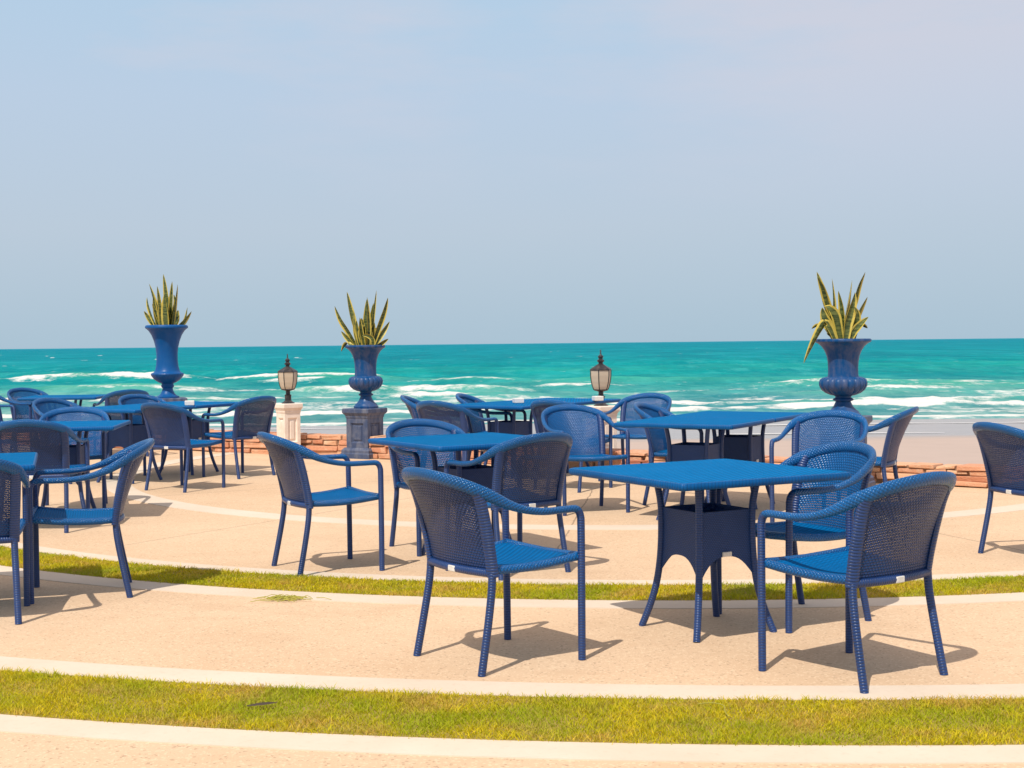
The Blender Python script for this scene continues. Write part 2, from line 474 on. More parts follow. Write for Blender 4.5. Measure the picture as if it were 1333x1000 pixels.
def ring(name, mat, c, r0, r1, a0, a1, z, n=160, kind='structure'):
    m = MB(); rows = []
    for r, zz in ((r0, z - 0.02), (r0 + 0.002, z), (r1 - 0.002, z), (r1, z - 0.02)):
        rows.append([(c[0] + r * math.cos(a0 + (a1 - a0) * i / n), c[1] + r * math.sin(a0 + (a1 - a0) * i / n), zz) for i in range(n + 1)])
    m.grid(rows, [[(p[0], p[1]) for p in r] for r in rows])
    return tag(m.build(name, mat, weld=False, smooth=False), kind=kind)
R1 = (1.625, 16.527); R2 = (1.235, 14.62)
A0, A1 = math.radians(180), math.radians(360)
ring('paving_band', M['band'], C3, 4.953, 5.209, math.radians(150), math.radians(345), 0.004)
ring('paving_band', M['band'], R2, 6.833, 6.994, A0, A1, 0.004)
ring('turf_bed', M['turf'], R2, 6.990, 7.460, A0, A1, 0.002)
ring('paving_band', M['band'], R2, 7.456, 7.669, A0, A1, 0.004)
ring('paving_band', M['band'], R1, 11.171, 11.386, A0, A1, 0.004)
ring('turf_bed', M['turf'], R1, 11.382, 11.979, A0, A1, 0.002)
ring('paving_band', M['band'], R1, 11.975, 12.168, A0, A1, 0.004)

def grass(name, c, ra, rb, a0, a1, dens, hmin, hmax, wid):
    area = (rb * rb - ra * ra) / 2 * (a1 - a0)
    n = int(area * dens)
    th = rng.uniform(a0, a1, n); r = np.sqrt(rng.uniform(ra * ra, rb * rb, n))
    # ragged edges: blades lean out over the paving
    r += rng.normal(0, 0.010, n)
    x = c[0] + r * np.cos(th); y = c[1] + r * np.sin(th)
    clump = (np.sin(x * 9.1 + np.sin(y * 7)) * np.sin(y * 11.3 + np.sin(x * 5)) + 1) / 2
    h = (hmin + (hmax - hmin) * rng.random(n) ** 1.5) * (0.65 + 0.55 * clump)
    az = rng.uniform(0, 2 * PI, n); w = wid * rng.uniform(0.6, 1.3, n)
    ba = rng.uniform(0, 2 * PI, n); lean = h * rng.uniform(0.3, 1.9, n)
    V = np.zeros((n, 5, 3)); z0 = 0.003
    cx, sy = np.cos(az) * w / 2, np.sin(az) * w / 2
    V[:, 0] = np.stack([x - cx, y - sy, np.full(n, z0)], 1); V[:, 1] = np.stack([x + cx, y + sy, np.full(n, z0)], 1)
    mx_, my_ = x + np.cos(ba) * lean * .35, y + np.sin(ba) * lean * .35
    V[:, 2] = np.stack([mx_ + cx * .8, my_ + sy * .8, z0 + h * .6], 1); V[:, 3] = np.stack([mx_ - cx * .8, my_ - sy * .8, z0 + h * .6], 1)
    V[:, 4] = np.stack([x + np.cos(ba) * lean, y + np.sin(ba) * lean, z0 + h], 1)
    me = bpy.data.meshes.new(name)
    b = np.arange(n) * 5
    quads = np.stack([b, b + 1, b + 2, b + 3], 1); tris = np.stack([b + 3, b + 2, b + 4], 1)
    me.vertices.add(n * 5); me.vertices.foreach_set('co', V.reshape(-1))
    me.loops.add(n * 7); me.loops.foreach_set('vertex_index', np.concatenate([quads.ravel(), tris.ravel()]))
    me.polygons.add(n * 2)
    me.polygons.foreach_set('loop_start', np.concatenate([np.arange(n) * 4, n * 4 + np.arange(n) * 3]))
    me.polygons.foreach_set('loop_total', np.concatenate([np.full(n, 4), np.full(n, 3)]))
    me.update(calc_edges=True)
    at = me.attributes.new('tint', 'FLOAT', 'POINT')
    at.data.foreach_set('value', np.repeat(rng.random(n), 5))
    me.materials.append(M['grass'])
    o = bpy.data.objects.new(name, me); COL.objects.link(o)
    return tag(o, kind='stuff')
def arc_for(c, r, xa, xb):
    return -PI / 2 - math.asin(min(1, (c[0] - xa) / r)), -PI / 2 + math.asin(min(1, (xb - c[0]) / r))
a0, a1 = arc_for(R1, 11.7, -3.2, 3.2)
g = grass('grass', R1, 11.39, 11.972, a0, a1, 26000, 0.007, 0.024, 0.0030)
tag(g, 'yellow green mown grass in the wide front strip nearest the viewer', 'grass')
a0, a1 = arc_for(R2, 7.2, -4.6, 4.4)
g = grass('grass', R2, 6.998, 7.453, a0, a1, 17000, 0.007, 0.026, 0.0038)
tag(g, 'green grass in the narrow curved strip behind the front chairs', 'grass')

# beach: from the wall down to the waterline and on under the sea
def beach_z(y, yw):
    pts = [(-40, -0.35), (0, -0.35), (20, -0.62), (36, -1.16), (51, -1.60), (60, -1.95), (120, -4.0), (200, -6)]
    for (a, za), (b, zb) in zip(pts, pts[1:]):
        if y <= b: return za + (zb - za) * (y - a) / (b - a)
    return -6
m = MB(); rows = []
XS = np.concatenate([np.linspace(-180, -26, 12), np.linspace(-24, 20, 60), np.linspace(22, 180, 12)])
wx = np.array([p[0] for p in WL]); wy = np.array([p[1] for p in WL])
for j in range(60):
    t = j / 59
    row = []
    for x in XS:
        yw = float(np.interp(x, wx, wy)) + 0.1
        y = yw + (200 - yw) * t ** 2.2
        row.append((x, y, beach_z(y, yw) + 0.02 * math.sin(x * 0.8 + y * 0.5) * (1 if y < 36 else 0.3)))
    rows.append(row)
m.grid(rows, [[(p[0], p[1]) for p in r] for r in rows])
k = NT('beach_sand')
P = k.pos(); s = k.sep(P)
wob = k.math('MULTIPLY_ADD', k.noise(k.scaled(P, (0.05, 0.1, 1)), 1.0, 4), 3.0, -1.5)
yy = k.math('ADD', s[1], wob)
wet = k.maprange(yy, 33.5, 36.5)
dryc = k.mix(k.noise(P, 1.2, 6, 0.65), (0.40, 0.315, 0.27), (0.48, 0.375, 0.32))
wetc = k.mix(k.noise(k.scaled(P, (0.08, 0.5, 1)), 1.0, 5), (0.30, 0.27, 0.255), (0.38, 0.335, 0.30))
k.l(k.mix(wet, dryc, wetc), k.b.inputs['Base Color'])
k.l(k.maprange(wet, 0, 1, 0.9, 0.26), k.b.inputs['Roughness'])
k.bump(k.noise(P, 2.5, 6, 0.7), 0.35, 0.03)
tag(m.build('beach', k.m, weld=False), kind='structure')

# ------------------------------------------------------------------ sea
SEA = -1.60
def vnoise(x, y, seed):
    """cheap smooth value noise"""
    r = np.random.default_rng(seed); T = r.random((256, 256))
    xi = np.floor(x).astype(int); yi = np.floor(y).astype(int)
    fx = x - xi; fy = y - yi
    fx = fx * fx * (3 - 2 * fx); fy = fy * fy * (3 - 2 * fy)
    g = lambda a, b: T[a % 256, b % 256]
    return (g(xi, yi) * (1 - fx) + g(xi + 1, yi) * fx) * (1 - fy) + (g(xi, yi + 1) * (1 - fx) + g(xi + 1, yi + 1) * fx) * fy
def fbm(x, y, seed, oct=4):
    s = 0; a = 0.5
    for i in range(oct):
        s = s + a * vnoise(x * 2 ** i, y * 2 ** i, seed + i); a *= 0.5
    return s / (1 - 0.5 ** oct)
H = CH - SEA
dy = np.concatenate([np.linspace(111, 16, 300), np.geomspace(15.7, 0.16, 70)])     # picture rows below the horizon
Yr = H * F_PX / dy
NX = 560
ux = np.linspace(-0.47, 0.47, NX)
XX = Yr[:, None] * ux[None, :]; YY = np.repeat(Yr[:, None], NX, 1)
Z = np.zeros_like(XX); FO = np.zeros_like(XX)
def sstep(a, b, x):
    t = np.clip((x - a) / (b - a), 0, 1); return t * t * (3 - 2 * t)
def breaker(yc, x0, x1, h, w, foam, seed, tail=2.0, bend=1.5):
    """a wave crest along x: steep shoreward face, foam from the crest down the face"""
    global Z, FO
    yl = yc + bend * (fbm(XX * 0.06, XX * 0 + seed, seed, 3) - 0.5) * 2 + 0.6 * (fbm(XX * 0.5, XX * 0 + seed, seed + 20, 3) - 0.5)
    env = sstep(x0 - 3, x0 + 5, XX) * (1 - sstep(x1 - 5, x1 + 3, XX))
    hh = h * env * (0.6 + 0.8 * fbm(XX * 0.12, XX * 0 + 3.3, seed + 9, 3))
    d = YY - yl
    hh = hh * 0.75
    Z += hh * np.where(d > 0, np.exp(-(d / (w * 2.2)) ** 2), np.exp(-(d / w) ** 2))
    if foam > 0:
        edge = 0.55 * tail * (0.25 + 1.0 * fbm(XX * 0.35, YY * 0.1, seed + 30, 4))
        f = sstep(0.5, -0.1, d) * sstep(-edge * 1.3, -edge * 0.5, d)
        brk = sstep(0.40, 0.54, fbm(XX * 0.09, XX * 0 + 7.7, seed + 50, 3)) * 0.9 + 0.1
        brk = np.where(foam >= 1.45, 1.0, brk)
        fine = 0.55 + 0.45 * sstep(0.36, 0.56, fbm(XX * 0.42, YY * 0.22 + seed, seed + 70, 4))
        FO = np.maximum(FO, f * env * min(1.0, foam * 0.85) * brk * fine)
# outer breaking line, left to right, then the inner lines and the run-up at the beach
breaker(127, -46, -27, 0.75, 2.6, 1.3, 101, 7.0)
breaker(118, -25, -10, 0.85, 2.6, 1.25, 102, 5.0)
breaker(110, -20, -7.5, 0.75, 2.4, 1.3, 111, 6.0)
breaker(106, -8, 2, 0.6, 2.4, 1.25, 112, 4.0)
breaker(92, 1.0, 7.5, 0.75, 2.2, 1.35, 103, 4.5)
breaker(99, -2, 24, 0.5, 2.5, 0.5, 113, 2.5)
breaker(83, 31, 60, 0.9, 2.2, 1.4, 104, 4.5)
breaker(86, 14, 31, 0.6, 2.4, 0.7, 114, 3.0)
breaker(75.5, 15.5, 24, 0.55, 2.0, 1.3, 105, 3.0)
breaker(78, 22, 42, 0.55, 2.0, 0.55, 115, 2.0)
breaker(92, -34, -19, 0.6, 2.4, 1.0, 106, 5.0)
breaker(82, -16, 1, 0.7, 2.2, 1.0, 107, 4.0)
breaker(73, -30, -12, 0.5, 2.0, 0.95, 108, 4.0)
breaker(72, -9, 3, 0.55, 1.8, 1.2, 109, 3.0)
breaker(66, -60, 9, 0.28, 1.5, 0.95, 110, 3.0)
breaker(62.5, -6, 60, 0.32, 1.4, 1.5, 116, 2.6)
breaker(59.0, -60, 60, 0.22, 1.2, 1.25, 117, 2.4)
breaker(70, 10, 60, 0.35, 1.6, 0.4, 118, 2.0)
breaker(150, -60, 70, 0.5, 4.0, 0.0, 119)
breaker(185, -80, 80, 0.5, 5.0, 0.0, 120)
breaker(137, -20, 60, 0.4, 3.5, 0.22, 121, 2)
# left over foam patches between the lines, and little white caps far out
near = sstep(112, 80, YY) * sstep(51, 56, YY)
patch = sstep(0.50, 0.66, fbm(XX * 0.16, YY * 0.45, 300, 5))
zone = 0.30 + 0.45 * sstep(8, -14, XX) + 0.25 * sstep(-0.5, 0.5, np.sin(YY * 0.55 + 2.0 * fbm(XX * 0.05, YY * 0.05, 310, 3)))
FO = np.maximum(FO, near * patch * 0.72 * zone)
# turbulence makes broken water lumpy
Z = Z + FO * 0.30 * (fbm(XX * 0.9, YY * 0.9, 320, 4) - 0.45)
caps = sstep(0.79, 0.86, fbm(XX * 0.22, YY * 0.07, 400, 4)) * sstep(125, 160, YY) * (1 - sstep(500, 900, YY))
FO = np.maximum(FO, caps * 0.8)
# chop
fade = 1 - sstep(150, 700, YY)
deep = sstep(52, 75, YY)
Z += deep * fade * (0.30 * (fbm(XX * 0.16, YY * 0.42, 500, 4) - 0.5) + 0.16 * (fbm(XX * 0.6, YY * 1.2, 520, 3) - 0.5))
# the run-up: a thin sheet of foamy water whose edge is uneven
shore = 52.5 + 2.2 * (fbm(XX * 0.07, XX * 0, 600, 4) - 0.5) * 2
lip = sstep(1.4, 0.0, np.abs(YY - shore - 0.9))
FO = np.maximum(FO, lip * 0.9)
Z = Z * sstep(shore, shore + 6, YY) - 0.35 * sstep(shore + 0.3, shore - 1.2, YY)
Z += SEA + 0.012
n_r = len(Yr)
me = bpy.data.meshes.new('sea')
nv = n_r * NX
me.vertices.add(nv); me.vertices.foreach_set('co', np.stack([XX, YY, Z], 2).reshape(-1))
ii = (np.arange(n_r - 1)[:, None] * NX + np.arange(NX - 1)[None, :]).ravel()
q = np.stack([ii, ii + 1, ii + NX + 1, ii + NX], 1)
me.loops.add(q.size); me.loops.foreach_set('vertex_index', q.ravel())
me.polygons.add(len(q)); me.polygons.foreach_set('loop_start', np.arange(len(q)) * 4); me.polygons.foreach_set('loop_total', np.full(len(q), 4))
me.polygons.foreach_set('use_smooth', np.ones(len(q), bool))
me.update(calc_edges=True)
at = me.attributes.new('foam', 'FLOAT', 'POINT'); at.data.foreach_set('value', FO.reshape(-1))
k = NT('turquoise_sea')
P = k.pos(); s = k.sep(P)
fa = k.n('ShaderNodeAttribute'); fa.attribute_name = 'foam'
lf = k.math('LOGARITHM', s[1], 10.0)
str1 = k.noise(k.scaled(P, (0.018, 0.07, 1)), 1.0, 5, 0.6)
str2 = k.noise(k.scaled(P, (0.40, 0.16, 1)), 1.0, 8, 0.78)
str3 = k.noise(k.scaled(P, (0.010, 0.011, 1)), 1.0, 4, 0.6)
str4 = k.noise(k.scaled(P, (0.07, 0.018, 1)), 1.0, 10, 0.82)
depth = k.math('ADD', lf, k.math('MULTIPLY_ADD', str1, 0.34, -0.17))
base = k.ramp(k.maprange(depth, 1.72, 3.9), [(0.0, (0.33, 0.46, 0.42)), (0.06, (0.19, 0.41, 0.36)), (0.11, (0.07, 0.335, 0.30)), (0.17, (0.005, 0.275, 0.27)), (0.26, (0.0006, 0.255, 0.275)), (0.42, (0.0003, 0.225, 0.285)), (0.70, (0.0005, 0.20, 0.285)), (0.86, (0.006, 0.205, 0.31)), (1.0, (0.035, 0.255, 0.37))])  # palest last stop puts the haze at the horizon into the water colour
base = k.mix(k.maprange(str2, 0.46, 0.62, 0, 0.55), base, (0.003, 0.19, 0.20))
base = k.mix(k.maprange(str4, 0.47, 0.60, 0, 0.65), base, (0.0005, 0.165, 0.215))
base = k.mix(k.maprange(str3, 0.42, 0.66, 0, 0.40), base, (0.002, 0.20, 0.26))
base = k.mix(k.maprange(str4, 0.47, 0.36, 0, 0.5), base, (0.015, 0.34, 0.35))
str5 = k.noise(k.scaled(P, (0.26, 0.075, 1)), 1.0, 5, 0.68)
str6 = k.noise(k.scaled(P, (0.085, 0.011, 1)), 1.0, 5, 0.72)
nearw = k.maprange(s[1], 420, 160); farw = k.maprange(s[1], 140, 260)
base = k.mix(k.math('MULTIPLY', nearw, k.maprange(str5, 0.50, 0.62, 0, 0.50)), base, (0.002, 0.165, 0.185))
base = k.mix(k.math('MULTIPLY', nearw, k.maprange(str5, 0.44, 0.34, 0, 0.45)), base, (0.05, 0.37, 0.37))
base = k.mix(k.math('MULTIPLY', farw, k.maprange(str6, 0.50, 0.62, 0, 0.55)), base, (0.0005, 0.145, 0.195))
base = k.mix(k.math('MULTIPLY', farw, k.maprange(str6, 0.44, 0.34, 0, 0.45)), base, (0.02, 0.30, 0.36))
crest = k.math('MULTIPLY', k.maprange(s[2], -1.45, -0.9), k.maprange(s[1], 170, 120))
base = k.mix(k.math('MULTIPLY', crest, 0.7), base, (0.05, 0.36, 0.235))
lace = k.noise(k.scaled(P, (0.9, 0.9, 1.6)), 1.0, 7, 0.72)
fm = k.maprange(k.math('ADD', fa.outputs['Fac'], k.math('MULTIPLY_ADD', lace, 2.2, -1.1)), 0.30, 0.74)
foamc = k.mix(k.noise(P, 3.0, 4), (0.70, 0.685, 0.66), (0.56, 0.60, 0.58))
k.l(k.mix(fm, base, foamc), k.b.inputs['Base Color'])
k.l(k.maprange(fm, 0, 1, 0.5, 0.9), k.b.inputs['Roughness'])
k.set(IOR=1.33, Specular_IOR_Level=0.006)
wv = k.math('ADD', k.noise(k.scaled(P, (0.9, 2.4, 1)), 1.0, 6, 0.6), k.math('MULTIPLY', k.noise(k.scaled(P, (0.10, 0.30, 1)), 1.0, 4), 2.0))
k.bump(wv, 0.6, 0.30)
me.materials.append(k.m)
sea = bpy.data.objects.new('sea', me); COL.objects.link(sea); tag(sea, kind='structure')

# thin films of foam left on the wet sand
k = NT('foam_film')
P = k.pos()
k.l(k.mix(k.noise(P, 2, 4), (0.80, 0.78, 0.75), (0.62, 0.60, 0.58)), k.b.inputs['Base Color']); k.set(Roughness=0.7); M['film'] = k.m
def film(name, y0, x0, x1, w, seed, slope=0.0):
    m = MB(); xs = np.linspace(x0, x1, 160)
    yc = y0 + slope * (xs - x0) + 1.2 * (fbm(xs * 0.09, xs * 0 + seed, seed, 4) - 0.5)
    ww = w * np.clip(0.15 + 1.4 * fbm(xs * 0.5, xs * 0 + 2, seed + 3, 4) - 0.25, 0.06, 2) * np.sin(np.linspace(0.05, PI - 0.05, 160)) ** 0.4
    zz = lambda x, y: beach_z(y, 0) + 0.02 * math.sin(x * 0.8 + y * 0.5) * (1 if y < 36 else 0.3) + 0.03
    rows = [[(x, y + s_ * w_, zz(x, y + s_ * w_)) for x, y, w_ in zip(xs, yc, ww)] for s_ in (-0.5, 0.5)]
    m.grid(rows, [[(p[0], p[1]) for p in r] for r in rows])
    return tag(m.build(name, M['film'], weld=False), kind='structure')
film('foam_line', 46.3, 3.0, 22.0, 0.75, 701)
film('foam_line', 38.6, 5.5, 11.6, 0.36, 702, -0.10)
film('foam_line', 47.5, -22.0, -1.0, 0.45, 703)

# ------------------------------------------------------------------ brick wall along the terrace edge
def seg_wall():
    m = MB(); tints = []
    # cumulative length along the smooth wall line
    pts = [Vector((x, y, 0)) for x, y in WL if -15 < x < 9.5]
    L = [0]
    for a, b in zip(pts, pts[1:]): L.append(L[-1] + (b - a).length)
    tot = L[-1]
    def at(s):
        for i in range(len(pts) - 1):
            if s <= L[i + 1]:
                t = (s - L[i]) / (L[i + 1] - L[i]); p = pts[i].lerp(pts[i + 1], t); d = (pts[i + 1] - pts[i]).normalized(); return p, d
        return pts[-1], (pts[-1] - pts[-2]).normalized()
    ncourse = 4
    z = -0.45
    heights = [0.16, 0.15, 0.14, 0.065, 0.075, 0.06, 0.06]
    for ci, h in enumerate(heights):
        s = -random.uniform(0, 0.2)
        while s < tot:
            l = random.uniform(0.16, 0.34) if ci > 4 else random.uniform(0.22, 0.75)
            mid = max(0, min(tot, s + l / 2)); p, d = at(mid)
            top_k = 1.0
            scale_h = 1.0 if p.x < 0 else 0.74
            zb = z if z < 0 else z * scale_h
            hh = h if z < 0 else h * scale_h
            rz = math.atan2(d.y, d.x) + random.uniform(-0.03, 0.03)
            nrm = Vector((-d.y, d.x, 0)) * random.uniform(-0.012, 0.012)
            n0 = len(m.v)
            m.box((p.x + nrm.x, p.y + nrm.y, zb + hh / 2 + random.uniform(-0.003, 0.003)), (l - random.uniform(0.012, 0.030), 0.30 + random.uniform(-0.03, 0.03), hh * random.uniform(0.86, 1.02) - 0.008), rz + random.uniform(-0.03, 0.03), jit=0.010)
            tints += [random.random()] * (len(m.v) - n0)
            s += l
        z += h
    # the mortar core behind the bricks
    core = []
    for i in range(0, len(pts)):
        d = (pts[min(i + 1, len(pts) - 1)] - pts[max(i - 1, 0)]).normalized(); nv_ = Vector((-d.y, d.x, 0))
        kz = 0.225 if pts[i].x < 0 else 0.165
        core.append([pts[i] - nv_ * 0.125 + Vector((0, 0, -0.5)), pts[i] - nv_ * 0.125 + Vector((0, 0, kz)), pts[i] + nv_ * 0.125 + Vector((0, 0, kz)), pts[i] + nv_ * 0.125 + Vector((0, 0, -0.5))])
    root = empty('brick_wall', (0, 0, 0))
    o = m.build('stones', M['brick'], root, smooth=False, weld=False, bevel=0.011)
    a = o.data.attributes.new('tint', 'FLOAT', 'POINT'); a.data.foreach_set('value', tints)
    m = MB(); m.grid(core, [[(0, 0)] * 4 for _ in core]); m.build('mortar', M['mortar'], root, weld=False)
    return root
tag(seg_wall(), 'low orange brick and stone wall edging the terrace before the beach', 'wall')

# ------------------------------------------------------------------ chair
RAILH = [(0.2685, 0.240, 0.631), (0.269, 0.229, 0.6375), (0.270, 0.205, 0.640), (0.276, 0.13, 0.640), (0.282, 0.05, 0.642), (0.285, -0.04, 0.655), (0.281, -0.13, 0.684), (0.268, -0.20, 0.719), (0.244, -0.258, 0.748), (0.20, -0.305, 0.772), (0.145, -0.340, 0.789), (0.075, -0.361, 0.800), (0.0, -0.367, 0.804)]
def rail_interp(x):
    """rail point for |x| < .25 on the back part"""
    ax = abs(x); pts = RAILH[7:]
    for a, b in zip(pts, pts[1:]):
        if b[0] <= ax <= a[0]:
            t = (a[0] - ax) / (a[0] - b[0])
            return (x, a[1] + (b[1] - a[1]) * t, a[2] + (b[2] - a[2]) * t)
    return (x, pts[0][1], pts[0][2])
def densify(pts, n):
    out = []
    for i in range(len(pts) - 1):
        p0 = pts[max(i - 1, 0)]; p1 = pts[i]; p2 = pts[i + 1]; p3 = pts[min(i + 2, len(pts) - 1)]
        for k_ in range(n):
            t = k_ / n
            out.append(tuple(0.5 * (2 * p1[d] + (p2[d] - p0[d]) * t + (2 * p0[d] - 5 * p1[d] + 4 * p2[d] - p3[d]) * t * t + (3 * p1[d] - p0[d] - 3 * p2[d] + p3[d]) * t ** 3) for d in (0, 1, 2)))
    out.append(pts[-1])
    return out

def make_chair():
    root = empty('wicker_chair')
    # arm and top rail: one bent tube, flatter and taller round the back
    full = RAILH + [(-x, y, z) for x, y, z in RAILH[-2::-1]]
    dn = densify(full, 3)
    rad = []
    for x, y, z in dn:
        t = max(0.0, min(1.0, (-y - 0.02) / 0.26))
        t = t * t * (3 - 2 * t)
        rad.append((0.0165 + 0.001 * t, 0.0155 + 0.0125 * t))
    m = MB()
    # reference along the lean of the back so that the flat side follows the panel
    refs = []
    for x, y, z in dn:
        if z < 0.60: refs.append((0, 1, 0.05))
        elif y > 0.20 and z < 0.6395: refs.append((0, max(0.0, (y - 0.20) / 0.05), max(0.0, (z - 0.59) / 0.05)))
        else: refs.append((0, -0.45 * max(0.0, min(1.0, -y / 0.2)), 1))
    m.tube(dn, rad, 12, True, refs=refs)
    m.build('arm_rail', M['rail'], root)
    for sx_ in (-1, 1):
        m = MB(); m.tube([(sx_ * 0.264, 0.258, 0.0), (sx_ * 0.265, 0.258, 0.2), (sx_ * 0.267, 0.257, 0.42), (sx_ * 0.268, 0.256, 0.565), (sx_ * 0.268, 0.2555, 0.596), (sx_ * 0.268, 0.251, 0.614), (sx_ * 0.2685, 0.243, 0.628), (sx_ * 0.269, 0.233, 0.636)], 0.0163, 12, True, refs=[(0, 1, 0)] * 5 + [(0, 1, 0.3), (0, 0.7, 0.7), (0, 0.4, 0.9)])
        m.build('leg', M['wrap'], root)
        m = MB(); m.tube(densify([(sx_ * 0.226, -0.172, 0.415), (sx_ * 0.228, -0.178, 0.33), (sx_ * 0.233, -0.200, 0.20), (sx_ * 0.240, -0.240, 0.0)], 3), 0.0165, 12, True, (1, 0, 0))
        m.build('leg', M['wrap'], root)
        # wide woven border up the side of the back
        top = rail_interp(0.240)
        pp = densify([(sx_ * 0.226, -0.170, 0.390), (sx_ * 0.229, -0.182, 0.47), (sx_ * 0.235, -0.205, 0.58), (sx_ * 0.240, -0.235, 0.69), (sx_ * top[0], top[1], top[2])], 3)
        m = MB(); n = len(pp)
        m.tube(pp, [(0.016, 0.027)] * n, 12, True, (sx_ * -0.85, -0.5, 0.0))
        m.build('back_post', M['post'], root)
    # seat
    def edge_half(y):
        t = (y + 0.185) / 0.445
        return 0.212 + (0.250 - 0.212) * t
    ny, nx = 16, 14
    rows, uvs = [], []
    for j in range(ny + 1):
        t = j / ny; y = -0.185 + 0.440 * t
        row, ur = [], []
        for i in range(nx + 1):
            s_ = -1 + 2 * i / nx; x = s_ * edge_half(y)
            sag = -0.012 * (1 - s_ * s_) * math.sin(PI * min(1, t * 1.02))
            zz = 0.418 + 0.022 * t - 0.010 * math.sin(PI * t) + sag
            if t > 0.93: zz -= 0.010 * ((t - 0.93) / 0.07) ** 2
            row.append((x, y, zz + 0.006)); ur.append((x, y))
        rows.append(row); uvs.append(ur)
    m = MB(); m.grid(rows, uvs)
    # underside
    m.grid([[(p[0], p[1], p[2] - 0.018) for p in r] for r in rows], uvs)
    m.build('seat', M['weave_seat'], root)
    m = MB()
    per = []
    for j in range(ny + 1):
        y = -0.185 + 0.440 * j / ny; t = j / ny
        per.append((edge_half(y) + 0.006, y, 0.416 + 0.022 * t - 0.012 * math.sin(PI * t)))
    fr = per + [(0.15, 0.262, 0.432), (0.0, 0.264, 0.428), (-0.15, 0.262, 0.432)] + [(-x, y, z) for x, y, z in per[::-1]]
    m.tube(fr, [(0.017, 0.018)] * len(fr), 10)
    m.build('seat_frame', M['rail'], root)
    # back panel: woven sheet between the posts
    n1, n2 = 22, 22
    rows, uvs = [], []
    for j in range(n2 + 1):
        t = j / n2
        row, ur = [], []
        for i in range(n1 + 1):
            s_ = -1 + 2 * i / n1
            a = Vector((0.218 * s_, -0.172 - 0.030 * (1 - s_ * s_), 0.405)); b = Vector(rail_interp(0.238 * s_))
            p = a.lerp(b, t)
            p.y += 0.016 * math.sin(PI * t)
            row.append(tuple(p)); ur.append((0.228 * s_ * 1.08, t * 0.40))
        rows.append(row); uvs.append(ur)
    m = MB(); m.grid(rows, uvs)
    inner = m.build('backrest', M['weave_back'], root)
    # outer copy of the weave in darker navy, just behind the inner one
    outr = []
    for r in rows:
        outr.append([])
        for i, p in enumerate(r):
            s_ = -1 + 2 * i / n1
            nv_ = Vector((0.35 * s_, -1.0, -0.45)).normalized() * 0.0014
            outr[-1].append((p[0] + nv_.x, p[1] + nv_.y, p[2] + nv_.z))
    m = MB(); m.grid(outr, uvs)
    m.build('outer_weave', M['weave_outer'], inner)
    m = MB()
    cr_ = [(0.222 * (-1 + i / 6), -0.172 - 0.030 * (1 - (-1 + i / 6) ** 2) - 0.004, 0.404) for i in range(13)]
    m.tube(cr_, [(0.015, 0.017)] * 13, 10)
    bar = m.build('back_rail', M['wrap'], root)
    m = MB(); m.box((0.0, -0.213, 0.402), (0.050, 0.016, 0.026)); lt = m.build('label_tag', M['tag'], bar, bevel=0.004)
    return root

